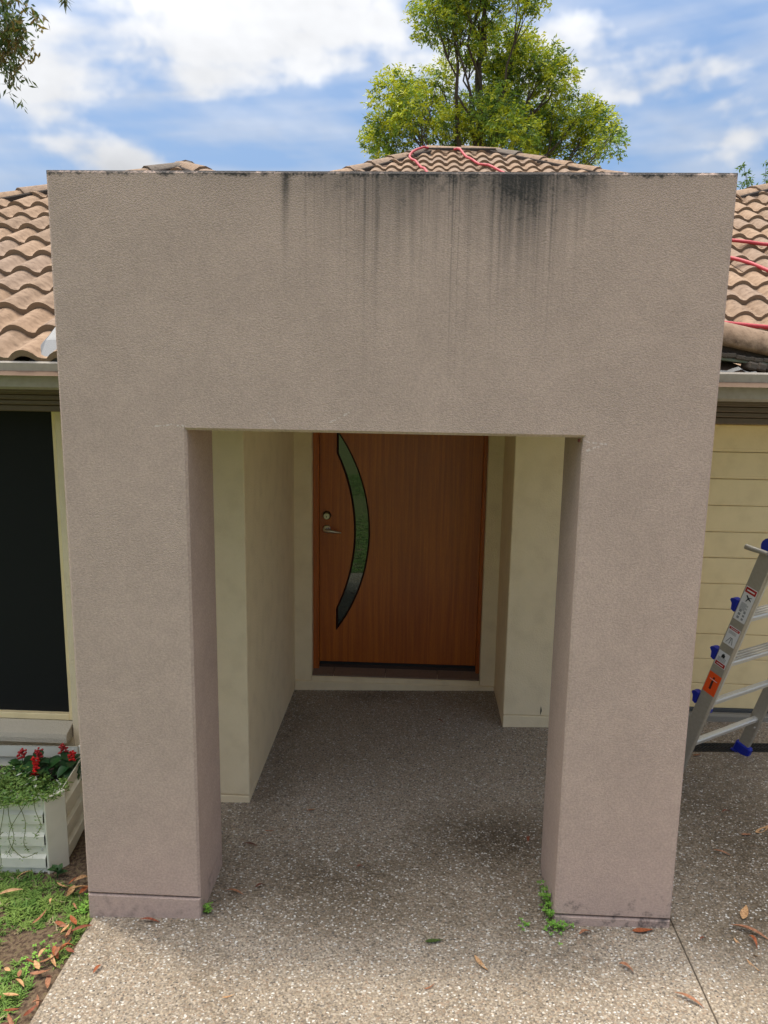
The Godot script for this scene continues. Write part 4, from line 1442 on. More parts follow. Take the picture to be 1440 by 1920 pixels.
func planter_plants(pt: Transform3D):
	rng.seed = 301
	# red salvia at the back of the box
	var spikes := [Vector3(-0.335, 0.47, -0.36), Vector3(-0.235, 0.46, -0.40), Vector3(-0.045, 0.475, -0.38), Vector3(-0.17, 0.42, -0.26), Vector3(-0.11, 0.44, -0.34), Vector3(0.0, 0.44, -0.42)]
	spikes = [Vector3(-0.29, 0.475, -0.33), Vector3(-0.215, 0.465, -0.36), Vector3(-0.175, 0.485, -0.235), Vector3(-0.10, 0.475, -0.40), Vector3(-0.038, 0.455, -0.36)]
	var labels := ["red salvia at the back of the planter, nearest the left picture edge", "red salvia with small spikes, second from the left in the planter", "red salvia with the tallest bright flower spike in the planter", "red salvia with one small round flower head near the sill", "red salvia in the planter corner, closest to the portico"]
	var lm := vmat(0.5, 0.35)
	lm.vertex_color_use_as_albedo = false
	var greens := []
	for c in [Color(0.13, 0.29, 0.11), Color(0.16, 0.33, 0.12), Color(0.11, 0.25, 0.12)]:
		var m := lm.duplicate()
		m.albedo_color = c
		greens.append(m)
	var shape := leaf_shape(0.072, 0.050, 6, -0.5, 0.35)
	var petal := vmat(0.55, 0.25)
	petal.vertex_color_use_as_albedo = false
	petal.albedo_color = Color(0.80, 0.07, 0.045)
	var petal_dull := petal.duplicate()
	petal_dull.albedo_color = Color(0.66, 0.14, 0.14)
	for i in spikes.size():
		var at: Vector3 = pt * Vector3(spikes[i].x, 0.29, spikes[i].z)
		var t := thing("salvia", at, labels[i], "flower", "red salvias in the planter")
		var top: Vector3 = pt.basis * Vector3(0, spikes[i].y - 0.29, 0)
		var st := start()
		tube(st, [Vector3(0, -0.02, 0), top * 0.5 + Vector3(0.006, 0, 0), top], [0.004, 0.003, 0.0015], 6)
		obj("stem", st, greens[0], t)
		for k in 26:
			var a := k * 2.4 + i
			var h := 0.02 + 0.115 * (k / 26.0)
			var tilt := rng.randf_range(-0.5, 0.5)
			put("leaf", shape, greens[rng.randi() % 3], t, Transform3D(Basis(Vector3.UP, a) * Basis(Vector3.BACK, tilt) * Basis.from_scale(Vector3.ONE * rng.randf_range(0.7, 1.25)), Vector3(cos(a), 0, -sin(a)) * 0.012 + Vector3(0, h, 0)))
		# florets up the spike
		st = start()
		st.set_smooth_group(1)
		var nf := 34 if i == 2 else 16
		var ln := 0.105 if i == 2 else 0.045
		for k in nf:
			var f := k / float(nf)
			var a := k * 2.4
			var p := top + Vector3(rng.randf_range(-0.012, 0.012), -ln * (1.0 - f) + 0.02, rng.randf_range(-0.008, 0.008))
			var d := Vector3(cos(a), rng.randf_range(-0.3, 0.5), sin(a)).normalized()
			var q := p + d * (0.024 * (1.0 - 0.45 * f))
			tube(st, [p, p.lerp(q, 0.6), q], [0.003, 0.0065, 0.004], 5)
		obj("flower_spike", st, petal if i in [2, 4] else petal_dull, t)
	# fine-leaved creeper spilling over the front edge
	rng.seed = 302
	var spots := [[-0.37, -0.09, 0.19], [-0.24, -0.07, 0.175], [-0.12, -0.09, 0.165], [-0.31, -0.19, 0.17], [-0.55, -0.12, 0.2], [-0.76, -0.2, 0.2], [-0.98, -0.16, 0.19]]
	var names := ["fine-leaved green creeper spilling over the planter front at the picture edge", "fine-leaved green creeper in the middle of the planter front", "fine-leaved green creeper at the planter's near right corner", "fine-leaved green plant below the dull red salvia flowers", "fine-leaved green creeper left of the trailing stems in the planter", "fine-leaved green creeper in the planter's left half, second from its end", "fine-leaved green creeper at the planter's far left end"]
	for i in spots.size():
		var s: Array = spots[i]
		var t := thing("creeper", pt * Vector3(s[0], 0.295, s[1]), names[i], "plant", "creepers in the planter")
		var v := PackedVector3Array(); var n := PackedVector3Array(); var c := PackedColorArray()
		var R: float = s[2]
		for k in 2600:
			var d := Vector3(rng.randfn(), absf(rng.randfn()) * 0.75, rng.randfn()).normalized() * R * pow(rng.randf(), 0.4)
			d.y *= 1.0
			if d.z + s[1] > -0.015: d.y = maxf(d.y, 0.115 + rng.randf() * 0.035)
			if d.x + s[0] > -0.035: d.y = maxf(d.y, 0.115)
			var g := Color(0.10, 0.21, 0.035).lerp(Color(0.24, 0.34, 0.07), rng.randf())
			if rng.randf() < 0.05: g = Color(0.55, 0.55, 0.42)
			small_leaf(v, n, c, d, rng.randf_range(0.016, 0.036), 0.0075, g, 0.2)
		put("foliage", leaf_arrays(v, n, c), M.grass, t)
	# loose trailing stems hanging down the white panel
	var trail := thing("trailing_vine", pt * Vector3(-0.25, 0.40, 0.02), "thin trailing stems hanging down the white planter front", "plant")
	var gm := mat(Color(0.40, 0.42, 0.16), 0.7)
	var inv := Vector3(-0.25, 0.40, 0.02)
	var vv := PackedVector3Array(); var vn := PackedVector3Array(); var vc := PackedColorArray()
	for q in [[-0.05, -0.02, -0.06, 0.24], [-0.10, -0.28, -0.05, 0.10], [-0.22, -0.21, -0.30, 0.03], [-0.14, -0.08, -0.12, 0.16], [-0.27, -0.30, -0.24, 0.20], [-0.18, -0.16, -0.20, 0.14], [-0.32, -0.33, -0.30, 0.06]]:
		var pts := []
		var rad := []
		for k in 13:
			var f := k / 12.0
			var x := lerpf(lerpf(q[0], q[1], f), lerpf(q[1], q[2], f), f) + 0.012 * sin(f * 9.0 + q[0] * 50.0)
			var y := lerpf(0.425, q[3], sin(f * 1.57)) + (0.05 * maxf(0.0, f - 0.75) * 4.0 if q[2] > q[1] else 0.0)
			pts.append(Vector3(x, y, 0.03 + 0.018 * sin(f * 3.1)) - inv)
			rad.append(0.0017)
			for m in 3:
				if k > 2: small_leaf(vv, vn, vc, pts[-1] + Vector3(rng.randf_range(-0.01, 0.01), rng.randf_range(-0.01, 0.01), 0.004), 0.016, 0.005, Color(0.20, 0.28, 0.07), 0.3)
		var st := start()
		tube(st, pts, rad, 5)
		obj("stem", st, gm, trail)
	put("foliage", leaf_arrays(vv, vn, vc), M.grass, trail)

func small_leaf(v: PackedVector3Array, n: PackedVector3Array, c: PackedColorArray, at: Vector3, l: float, w: float, col: Color, droop: float):
	var a := rng.randf() * TAU
	var d := Vector3(cos(a), rng.randf_range(-droop - 0.5, 0.8 - droop), sin(a)).normalized()
	leaf_quad(v, n, c, at, d, l, w, col)

func leaf_quad(v: PackedVector3Array, n: PackedVector3Array, c: PackedColorArray, at: Vector3, d: Vector3, l: float, w: float, col: Color):
	var s := d.cross(Vector3(rng.randf_range(-1, 1), rng.randf_range(-1, 1), rng.randf_range(-1, 1)))
	s = s.normalized() * w * 0.5
	var up := s.cross(d).normalized()
	var m := at + d * l * 0.42
	var tip := at + d * l
	var k := col * rng.randf_range(0.8, 1.2)
	k.a = 1.0
	var bend := up * w * 0.18
	face3(v, n, c, at, m + s + bend, tip, up, k)
	face3(v, n, c, at, tip, m - s + bend, up, k)

# one triangle whose front looks along up
func face3(v: PackedVector3Array, n: PackedVector3Array, c: PackedColorArray, p: Vector3, q: Vector3, r: Vector3, up: Vector3, col: Color):
	v.append(p)
	if (q - p).cross(r - p).dot(up) > 0.0:
		v.append(r); v.append(q)
	else:
		v.append(q); v.append(r)
	for i in 3:
		n.append(up)
		c.append(col)

func leaf_arrays(v: PackedVector3Array, n: PackedVector3Array, c: PackedColorArray) -> ArrayMesh:
	var ar := []
	ar.resize(Mesh.ARRAY_MAX)
	ar[Mesh.ARRAY_VERTEX] = v
	ar[Mesh.ARRAY_NORMAL] = n
	ar[Mesh.ARRAY_COLOR] = c
	var m := ArrayMesh.new()
	m.add_surface_from_arrays(Mesh.PRIMITIVE_TRIANGLES, ar)
	return m

# ------------------------------------------------------------------ grass, weeds and fallen leaves
func blade_tuft(seed_: int) -> ArrayMesh:
	rng.seed = seed_
	var v := PackedVector3Array(); var n := PackedVector3Array(); var c := PackedColorArray()
	for k in 8:
		var a := rng.randf() * TAU
		var o := Vector3(rng.randf_range(-0.012, 0.012), 0, rng.randf_range(-0.012, 0.012))
		var d := Vector3(cos(a), rng.randf_range(0.5, 1.6), sin(a)).normalized()
		var l := rng.randf_range(0.030, 0.060)
		var w := rng.randf_range(0.0045, 0.0075)
		var s := d.cross(Vector3.UP).normalized() * w * 0.5
		var p1 := o + d * l * 0.55
		var d2 := (d + Vector3(cos(a), -0.75, sin(a)) * 0.7).normalized()
		var p2 := p1 + d2 * l * 0.45
		var up := s.cross(d).normalized()
		if up.y < 0: up = -up
		var col := Color(1, 1, 1) * rng.randf_range(0.8, 1.15)
		col.a = 1.0
		face3(v, n, c, o - s, o + s, p1 + s, up, col)
		face3(v, n, c, o - s, p1 + s, p1 - s, up, col)
		var up2 := s.cross(d2).normalized()
		face3(v, n, c, p1 - s, p1 + s, p2, up2 if up2.y > 0 else -up2, col)
	return leaf_arrays(v, n, c)

func scatter_grass(called: String, label: String, spots: Array, scale_lo: float, scale_hi: float, seed_: int):
	var mm := MultiMesh.new()
	mm.transform_format = MultiMesh.TRANSFORM_3D
	mm.use_colors = true
	mm.mesh = blade_tuft(seed_)
	mm.instance_count = spots.size()
	rng.seed = seed_ + 1
	for i in spots.size():
		var p: Vector3 = spots[i]
		var s := rng.randf_range(scale_lo, scale_hi)
		mm.set_instance_transform(i, Transform3D(Basis(Vector3.UP, rng.randf() * TAU).scaled(Vector3(s, s * rng.randf_range(0.6, 1.1), s)), p))
		var g := Color(0.085, 0.185, 0.022).lerp(Color(0.20, 0.29, 0.05), clampf(0.5 + 0.8 * n_soft.get_noise_2d(p.x * 4.0, p.z * 4.0) + rng.randf_range(-0.25, 0.25), 0, 1))
		if rng.randf() < 0.06: g = Color(0.34, 0.28, 0.15)
		mm.set_instance_color(i, g)
	var o := MultiMeshInstance3D.new()
	o.name = numbered(called)
	o.multimesh = mm
	o.material_override = M.grass
	add_child(o)
	tag(o, label, "grass")
	o.set_meta("kind", "stuff")

func make_grass():
	rng.seed = 401
	var near := []
	while near.size() < 7000:
		var x := rng.randf_range(-3.1, -1.44)
		var z := rng.randf_range(-3.36, -1.75)
		var keep := 0.78 + 0.9 * n_soft.get_noise_2d(x * 2.2 + 5.0, z * 2.2)
		keep -= 1.2 * exp(-(pow((x + 1.66) / 0.16, 2) + pow((z + 2.86) / 0.13, 2)))
		keep -= 1.0 * exp(-(pow((x + 1.58) / 0.14, 2) + pow((z + 3.36) / 0.20, 2)))
		keep -= 0.8 * exp(-(pow((x + 1.47) / 0.07, 2) + pow((z + 2.6) / 0.22, 2)))
		keep += 0.6 * exp(-(pow((x + 1.85) / 0.16, 2) + pow((z + 3.18) / 0.14, 2)))
		if rng.randf() < keep: near.append(Vector3(x, gh(x) - 0.024 + 0.022 * n_soft.get_noise_2d(x * 2.0, z * 2.0), z))
	scatter_grass("grass", "patchy green grass between the planter and the path", near, 0.55, 1.1, 411)
	var lawn := []
	for i in 16000:
		var z := -2.26 + 8.5 * pow(rng.randf(), 1.4)
		var x := rng.randf_range(-2.2, 1.12)
		lawn.append(Vector3(x, gh(x) - 0.036 + clampf((z - 3.0) * 0.045, 0.0, 2.2), z))
	scatter_grass("grass", "mown lawn in front of the path, mirrored in the door glass", lawn, 0.9, 1.7, 421)

func make_weeds():
	# clover-like weeds in the crack round the posts: [x, z, leaves, spread x, spread z, height, label]
	var list := [[0.625, -3.12, 70, 0.020, 0.14, 0.085, "bright green clover weeds growing along the inner side of the right post"],
		[0.66, -3.018, 26, 0.045, 0.018, 0.035, "small clover weeds at the front corner of the right post"],
		[-0.915, -3.09, 16, 0.018, 0.025, 0.04, "tiny green weed at the inner corner of the left post"],
		[0.50, -3.03, 7, 0.03, 0.03, 0.02, "sparse weed runner on the paving left of the right post"],
		[-1.475, -3.09, 18, 0.02, 0.05, 0.06, "green weed at the outer corner of the left post"],
		[-1.56, -2.80, 34, 0.05, 0.09, 0.03, "low clover patch beside the bare soil and path edge"]]
	var i := 0
	for w in list:
		rng.seed = 500 + i
		i += 1
		var t := thing("clover_weed", Vector3(w[0], gh(w[0]) - (0.02 if w[0] < -1.42 else 0.0), w[1]), w[6], "weed", "weeds round the posts")
		var v := PackedVector3Array(); var n := PackedVector3Array(); var c := PackedColorArray()
		var st := start()
		for k in w[2]:
			var p := Vector3(rng.randfn() * w[3] * 0.6, rng.randf_range(0.006, w[5]), rng.randfn() * w[4] * 0.6)
			p.x = clampf(p.x, -0.07, 0.008 if w[0] > 0.6 and w[0] < 0.64 else 0.08)
			if i == 2: p.z = maxf(p.z, -0.01)
			tube(st, [Vector3(p.x * 0.6, 0, p.z * 0.7), p], [0.0009, 0.0007], 4, false)
			var col := Color(0.12, 0.30, 0.03).lerp(Color(0.21, 0.40, 0.05), rng.randf())
			var a0 := rng.randf() * TAU
			for m in 3:
				var a := a0 + m * TAU / 3.0
				var d := Vector3(cos(a), rng.randf_range(-0.15, 0.25), sin(a)).normalized()
				leaf_round(v, n, c, p, d, rng.randf_range(0.008, 0.013), col)
		obj("stems", st, mat(Color(0.30, 0.38, 0.14), 0.8), t)
		put("foliage", leaf_arrays(v, n, c), M.grass, t)
	# broad-leaved seedling by the planter corner
	var s := thing("seedling", Vector3(-1.725, gh(-1.725) - 0.02, -3.335), "broad-leaved seedling at the foot of the planter corner", "plant")
	var shape := leaf_shape(0.050, 0.036, 6, -0.5, 0.3)
	rng.seed = 540
	var gm := mat(Color(0.16, 0.30, 0.11), 0.55)
	for k in 6:
		put("leaf", shape, gm, s, Transform3D(Basis(Vector3.UP, k * 1.1 + 0.3) * Basis(Vector3.BACK, rng.randf_range(0.2, 0.7)), Vector3(0, 0.022 + 0.006 * k, 0)))
	var st := start()
	tube(st, [Vector3.ZERO, Vector3(0.002, 0.06, 0)], [0.003, 0.002], 6)
	obj("stem", st, gm, s)

func leaf_round(v: PackedVector3Array, n: PackedVector3Array, c: PackedColorArray, at: Vector3, d: Vector3, l: float, col: Color):
	var s := d.cross(Vector3.UP).normalized()
	var up := s.cross(d).normalized()
	if up.y < 0: up = -up
	var k := col * rng.randf_range(0.85, 1.15)
	k.a = 1.0
	var p := [at, at + d * l * 0.55 + s * l * 0.42, at + d * l + s * l * 0.26, at + d * l * 0.9, at + d * l - s * l * 0.26, at + d * l * 0.55 - s * l * 0.42]
	for q in [[0, 1, 2], [0, 2, 3], [0, 3, 4], [0, 4, 5]]:
		face3(v, n, c, p[q[0]], p[q[1]], p[q[2]], up, k)

func make_leaves():
	var shapes := [leaf_shape(0.105, 0.022, 8, 0.9, 0.5, 0.8), leaf_shape(0.125, 0.019, 8, -0.7, 0.6, -0.6), leaf_shape(0.085, 0.027, 8, 0.5, 0.45, 0.5), leaf_shape(0.110, 0.014, 8, 1.5, 0.8, 1.2), leaf_shape(0.075, 0.020, 7, -1.2, 0.7, 0.9)]
	var hues := []
	var vein := ramp_tex(noise(FastNoiseLite.TYPE_SIMPLEX, 0.03, 601, 5), 256, [Color(0.62, 0.55, 0.5), Color(0.9, 0.88, 0.86), Color(1, 1, 1)])
	for c in [Color(0.66, 0.46, 0.33), Color(0.56, 0.29, 0.17), Color(0.82, 0.65, 0.46), Color(0.40, 0.22, 0.15), Color(0.66, 0.37, 0.20), Color(0.27, 0.36, 0.11)]:
		hues.append(mat(c, 0.7, vein, null, 0.12))
	# x, z, turn in degrees, shape, hue, scale, label
	var own := [
		[0.074, -2.923, 10, 2, 5, 0.95, "green leaf lying alone on the path before the opening"],
		[0.279, -2.849, -60, 0, 2, 1.0, "curled tan leaf on the path right of the green leaf"],
		[0.863, -2.822, -40, 4, 0, 0.95, "short tan leaf on the paving before the right post"],
		[0.736, -2.985, 20, 4, 0, 0.9, "pinkish curled leaf at the right post's front foot"],
		[0.969, -3.012, 8, 2, 4, 1.15, "broad reddish leaf against the right post's foot"],
		[1.042, -2.676, -35, 1, 0, 0.9, "thin tan leaf near the slab joint"],
		[0.068, -2.665, 35, 3, 0, 0.55, "small curled leaf on the path close to the bottom edge"],
		[-0.58, -3.915, 15, 2, 0, 0.6, "tiny orange leaf beside the porch's left wall end"],
		[-0.867, -3.596, -5, 1, 3, 0.65, "thin dark brown leaf behind the left post"],
		[-0.865, -3.232, -15, 1, 0, 0.8, "pale pink leaf on the porch floor beside the left post"],
		[-0.729, -3.251, 30, 4, 3, 0.8, "dark dry leaf a hand's breadth from the left post"],
		[0.606, -3.646, 80, 4, 1, 0.85, "small russet leaf on the porch floor behind the right post"],
		[0.169, -5.059, -30, 4, 1, 0.7, "dark russet leaf on the porch floor near the door"],
		[-0.26, -3.42, 20, 4, 1, 0.5, "tiny rust leaf in the middle of the porch floor"],
		[-0.78, -3.72, 5, 3, 0, 0.6, "pair-like thin tan leaf near the left wall end"],
		[-1.20, -3.022, -4, 1, 1, 0.75, "brown leaf lying against the left post's front foot"],
		[-1.278, -2.707, 70, 4, 4, 0.75, "bright orange curled leaf on the path's left part"],
		[-0.72, -2.60, 20, 3, 2, 0.5, "small pale leaf on the path near the bottom left"],
		[1.47, -3.10, 60, 2, 2, 1.23, "tan leaf lying uppermost in the driveway cluster"],
		[1.40, -3.06, -30, 1, 0, 1.30, "long tan leaf across the driveway cluster"],
		[1.385, -2.98, -60, 3, 2, 1.30, "curved pale leaf at the front of the driveway cluster"],
		[1.455, -3.00, -85, 4, 4, 1.04, "orange-tipped leaf at the right of the driveway cluster"],
		[1.39, -2.86, -65, 3, 2, 0.78, "single curved pale leaf in front of the driveway cluster"],
		[1.24, -2.97, 20, 4, 1, 0.45, "small brown leaf between the slab joint and driveway cluster"],
		[1.80, -3.76, 35, 0, 2, 1.30, "tan leaf by the right picture edge on the driveway"],
		[1.72, -3.74, 5, 2, 0, 0.65, "small flat leaf left of the tan leaf on the driveway"],
		[1.52, -3.60, -25, 1, 0, 0.7, "faded thin leaf on the shaded driveway beside the post"],
		[1.76, -4.585, 20, 2, 0, 0.75, "tan leaf just in front of the drain grate"],
		[1.62, -3.05, 40, 1, 2, 1.17, "long tan leaf at the right edge of the driveway cluster"],
		[1.70, -3.95, 10, 4, 1, 0.7, "russet leaf on the shaded driveway below the ladder"]]
	var i := 0
	for l in own:
		rng.seed = 620 + i
		var y := gh(l[0]) + 0.009
		var xf := Transform3D(Basis(Vector3.UP, deg_to_rad(l[2])) * Basis(Vector3.RIGHT, rng.randf_range(-0.25, 0.25)) * Basis.from_scale(Vector3.ONE * l[5]), Vector3(l[0], y, l[1]))
		tag(put("fallen_leaf", shapes[l[3]], hues[l[4]], self, xf), l[6], "leaf", "fallen leaves on the paving")
		i += 1
	# litter lying in the grass and along the path's left edge
	rng.seed = 690
	for k in 58:
		var x := rng.randf_range(-2.1, -1.45)
		var z := rng.randf_range(-3.3, -2.15)
		var where := "brown fallen gum leaf in the grass left of the path"
		if k < 30:
			x = -1.445 - absf(rng.randfn()) * 0.055
			z = rng.randf_range(-3.0, -2.2)
			where = "reddish fallen gum leaf heaped along the path's left edge"
		elif k < 36:
			x = rng.randf_range(-1.62, -1.47)
			z = rng.randf_range(-3.4, -3.1)
			where = "fallen gum leaf on the dark soil between planter and post"
		var hue: int = [0, 0, 1, 2, 3, 4, 2, 0][rng.randi() % 8]
		var xf := Transform3D(Basis(Vector3.UP, rng.randf() * TAU) * Basis(Vector3.RIGHT, rng.randf_range(-0.5, 0.5)) * Basis(Vector3.BACK, rng.randf_range(-0.2, 0.2)) * Basis.from_scale(Vector3.ONE * rng.randf_range(0.5, 0.95)), Vector3(x, gh(x) + rng.randf_range(0.004, 0.020), z))
		tag(put("fallen_leaf", shapes[[0, 1, 2, 2, 4][rng.randi() % 5]], hues[hue], self, xf), where, "leaf", where + "s")

# ------------------------------------------------------------------ trees
func limb(st: SurfaceTool, a: Vector3, b: Vector3, r0: float, r1: float, wob := 0.1, n := 7) -> Array:
	var pts := []
	var rad := []
	for k in n + 1:
		var t := k / float(n)
		var p := a.lerp(b, t)
		if k > 0 and k < n: p += Vector3(rng.randf_range(-wob, wob), rng.randf_range(-wob, wob) * 0.4, rng.randf_range(-wob, wob))
		pts.append(p)
		rad.append(lerpf(r0, r1, t))
	tube(st, pts, rad, 7)
	return pts

func sprig(v, n, c, at: Vector3, dir: Vector3, length: float, leaves: int, ll: float, lw: float, col: Color, hang: float):
	for k in leaves:
		var t := (k + rng.randf()) / leaves
		var p := at + dir * length * t + Vector3(rng.randfn(), rng.randfn(), rng.randfn()) * length * 0.16
		var d := (dir * 0.5 + Vector3(rng.randfn(), rng.randfn() * 0.6 - hang, rng.randfn()) * 0.8).normalized()
		leaf_quad(v, n, c, p, d, ll * rng.randf_range(0.7, 1.3), lw * rng.randf_range(0.8, 1.2), col)

func make_back_tree():
	var z0 := -17.0
	var t := thing("gum_tree", Vector3(1.0, gh(1.0) - 0.05, z0), "tall yellow-green leafy tree rising behind the roof ridge", "tree")
	rng.seed = 701
	var base := t.position
	var clumps := [[-0.62,7.81,0.59], [-0.97,7.25,0.39], [-0.83,7.06,0.52], [-0.06,7.10,0.44], [-0.35,8.11,0.40], [0.17,8.56,0.42], [0.10,9.15,0.55], [0.41,9.49,0.55], [0.70,8.85,0.43], [1.49,9.15,0.68], [1.93,8.75,0.59], [1.52,8.36,0.55], [1.11,7.86,0.62], [1.35,7.46,0.62], [2.14,7.86,0.55], [2.55,8.21,0.46], [2.37,7.41,0.62], [3.07,7.51,0.50], [3.42,7.31,0.46], [3.15,6.90,0.50], [3.50,6.85,0.32], [1.74,7.00,0.55], [2.29,6.85,0.49], [0.53,7.40,0.40], [0.88,6.94,0.45], [0.31,7.76,0.45], [0.99,9.73,0.62], [0.55,10.12,0.62], [1.18,10.30,0.62], [0.85,10.78,0.49], [-0.39,7.40,0.40], [2.78,7.76,0.37], [-1.11,7.35,0.22], [0.2,6.3,0.6], [1.6,6.2,0.6], [2.8,6.2,0.6], [-0.7,6.4,0.5], [1.9,9.45,0.4], [2.35,8.5,0.4]]
	var st := start()
	var tp := limb(st, Vector3.ZERO, Vector3(0.06, 10.3, 0), 0.17, 0.03, 0.05, 12)
	limb(st, tp[5], Vector3(-0.55, 9.2, 0.3), 0.09, 0.02, 0.06)
	limb(st, tp[5], Vector3(0.75, 9.0, -0.2), 0.09, 0.02, 0.06)
	var bz := []
	for q in clumps:
		var dz := rng.randf_range(-0.9, 0.9)
		bz.append(dz)
		var e := Vector3(q[0] - base.x, q[1] - base.y, dz)
		var k: int = clampi(int((e.y - 1.6 - absf(e.x) * 0.35) / 10.3 * 12.0), 3, 10)
		limb(st, tp[k], e, 0.035, 0.010, 0.10)
		for m in 5:
			limb(st, tp[k].lerp(e, 0.7), e + Vector3(rng.randfn(), rng.randfn() * 0.7, rng.randfn()) * q[2] * 0.55, 0.010, 0.004, 0.03, 3)
	obj("trunk", st, M.bark, t)
	var v := PackedVector3Array(); var n := PackedVector3Array(); var c := PackedColorArray()
	for i in clumps.size():
		var q: Array = clumps[i]
		var ctr := Vector3(q[0] - base.x, q[1] - base.y, bz[i])
		var ns := int((215.0 if q[1] > 7.3 else 150.0) * pow(q[2] / 0.5, 2.0))
		var young := rng.randf_range(0.35, 0.80)
		for s in ns:
			var d := Vector3(rng.randfn(), rng.randfn(), rng.randfn()).normalized()
			var rr := pow(rng.randf(), 0.45)
			var p: Vector3 = ctr + d * Vector3(0.9, 0.85, 0.9) * q[2] * rr
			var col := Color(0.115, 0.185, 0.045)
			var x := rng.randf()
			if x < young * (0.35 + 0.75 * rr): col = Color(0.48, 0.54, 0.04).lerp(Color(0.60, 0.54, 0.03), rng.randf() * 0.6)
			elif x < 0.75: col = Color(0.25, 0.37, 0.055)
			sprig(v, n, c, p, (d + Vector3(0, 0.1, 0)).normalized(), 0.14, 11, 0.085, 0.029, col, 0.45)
	put("crown", leaf_arrays(v, n, c), M.leaf, t)

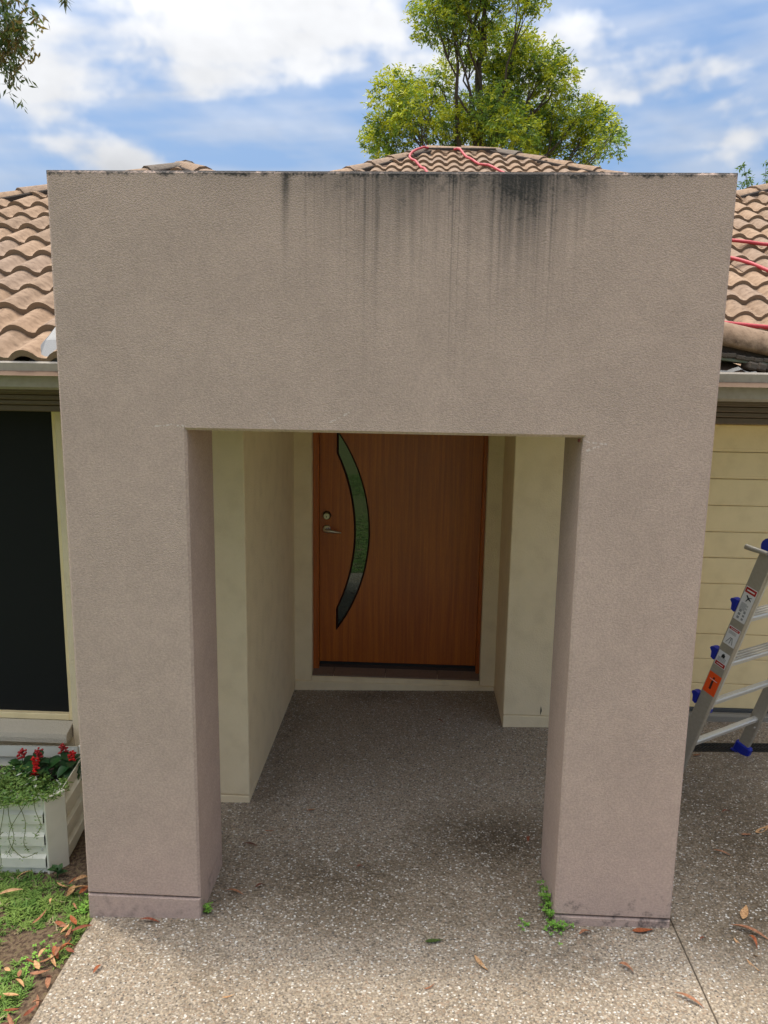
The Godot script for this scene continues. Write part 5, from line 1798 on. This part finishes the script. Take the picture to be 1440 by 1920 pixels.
func make_left_tree():
	# its trunk stands outside the picture; one limb reaches over the corner of the roof
	var base := Vector3(-7.3, gh(-7.3) - 0.05, -6.2)
	var t := thing("overhanging_tree", base, "dark green gum tree branch hanging into the top left corner", "tree")
	rng.seed = 711
	var st := start()
	var tp := limb(st, Vector3.ZERO, Vector3(0.3, 8.0, 0.2), 0.20, 0.06, 0.08, 10)
	var e := Vector3(-3.55, 5.75, -7.0) - base
	var b := limb(st, tp[7], e, 0.07, 0.014, 0.08, 8)
	limb(st, tp[8], Vector3(-6.2, 8.6, -6.5) - base, 0.05, 0.012, 0.08, 6)
	limb(st, tp[6], Vector3(-8.6, 7.3, -6.0) - base, 0.06, 0.012, 0.08, 6)
	var tips := [Vector3(-3.54, 5.30, -7.0), Vector3(-3.62, 5.12, -7.0), Vector3(-3.47, 5.22, -6.95), Vector3(-3.70, 5.35, -7.1), Vector3(-3.58, 5.00, -6.95), Vector3(-3.56, 4.88, -7.0), Vector3(-3.45, 5.42, -7.0), Vector3(-3.75, 4.82, -7.0), Vector3(-3.45, 5.09, -6.95), Vector3(-3.80, 5.1, -7.0), Vector3(-3.68, 5.55, -7.0), Vector3(-3.85, 5.6, -7.1)]
	for p in tips: limb(st, b[6], p - base, 0.006, 0.002, 0.03, 4)
	limb(st, b[8], Vector3(-3.07, 5.47, -7.0) - base, 0.004, 0.0015, 0.02, 5)
	obj("trunk", st, M.bark, t)
	var v := PackedVector3Array(); var n := PackedVector3Array(); var c := PackedColorArray()
	for i in tips.size():
		var dense: int = [34, 30, 26, 34, 16, 12, 22, 6, 7, 26, 26, 26][i]
		for s in dense:
			var p: Vector3 = tips[i] - base + Vector3(rng.randfn() * 0.055, rng.randfn() * 0.06, rng.randfn() * 0.10)
			var col := [Color(0.085, 0.135, 0.035), Color(0.125, 0.165, 0.04), Color(0.075, 0.115, 0.045), Color(0.20, 0.15, 0.045)][rng.randi() % 4] as Color
			sprig(v, n, c, p, Vector3(rng.randfn() * 0.4, -1, rng.randfn() * 0.4).normalized(), 0.10, 7, 0.070, 0.020, col, 0.7)
	for s in 3: sprig(v, n, c, Vector3(-3.06, 5.46, -7.0) - base, Vector3(rng.randfn() * 0.3, -1, 0).normalized(), 0.03, 5, 0.085, 0.015, Color(0.09, 0.11, 0.04), 1.0)
	for s in 170:
		var along: Vector3 = b[2 + rng.randi() % 6]
		if along.x + base.x > -4.15: continue
		sprig(v, n, c, along + Vector3(rng.randfn(), rng.randfn() - 0.4, rng.randfn()) * 0.22, Vector3(rng.randfn() * 0.4, -1, rng.randfn() * 0.4).normalized(), 0.14, 8, 0.075, 0.020, Color(0.085, 0.130, 0.036), 0.8)
	for s in 420:
		var q := Vector3(-7.0, 8.4, -6.1) - base + Vector3(rng.randfn() * 1.0, rng.randfn() * 0.9, rng.randfn() * 1.0)
		if q.x + base.x > -4.9: continue
		sprig(v, n, c, q, Vector3(rng.randfn() * 0.5, -0.8, rng.randfn() * 0.5).normalized(), 0.2, 12, 0.10, 0.022, Color(0.085, 0.130, 0.036), 0.8)
	put("crown", leaf_arrays(v, n, c), M.leaf, t)

func make_young_tree():
	var k := 14.5 / 12.0
	var base := Vector3(6.0, gh(6.0) - 0.05, -14.5)
	var t := thing("young_tree", base, "small tree with star-shaped leaves peeping over the garage roof hip", "tree")
	rng.seed = 721
	var ends := [Vector2(4.55, 5.37), Vector2(4.59, 5.3), Vector2(4.68, 5.23), Vector2(4.54, 5.17), Vector2(4.61, 5.13), Vector2(4.76, 5.11), Vector2(4.88, 5.26), Vector2(4.89, 5.18), Vector2(4.86, 5.44), Vector2(4.95, 5.35), Vector2(5.05, 5.5), Vector2(5.1, 5.3), Vector2(5.0, 5.1), Vector2(4.8, 5.0), Vector2(4.65, 5.0)]
	var st := start()
	var tp := limb(st, Vector3.ZERO, Vector3(-0.1, 5.4, 0), 0.05, 0.012, 0.04, 8)
	var v := PackedVector3Array(); var n := PackedVector3Array(); var c := PackedColorArray()
	for e in ends:
		var p := Vector3(e.x * k, 2.4 + (e.y - 2.4) * k, -14.5 + rng.randf_range(-0.1, 0.1)) - base
		limb(st, tp[7] - Vector3(0, 0.3, 0), p, 0.008, 0.003, 0.03, 4)
		for s in 3:
			var o := p + Vector3(rng.randfn(), rng.randfn() * 0.7, rng.randfn()) * 0.045
			var col := Color(0.08, 0.17, 0.03).lerp(Color(0.15, 0.25, 0.045), rng.randf())
			var ax := rng.randf() * TAU
			for m in 5:
				var a := ax * 0.15 + lerpf(-1.9, 1.9, m / 4.0) - 1.57
				leaf_quad(v, n, c, o, Vector3(cos(a), sin(a) * 0.7, rng.randf_range(-0.3, 0.3)).normalized(), 0.085, 0.03, col)
	obj("trunk", st, M.bark, t)
	put("crown", leaf_arrays(v, n, c), M.leaf, t)

func _ready():
	make_camera_and_light()
	make_materials()
	make_ground()
	make_portico()
	make_house()
	make_back_tree()
	make_left_tree()
	make_young_tree()
	make_hose()
	make_ladder()
	make_drain()
	make_planter()
	make_grass()
	make_weeds()
	make_leaves()
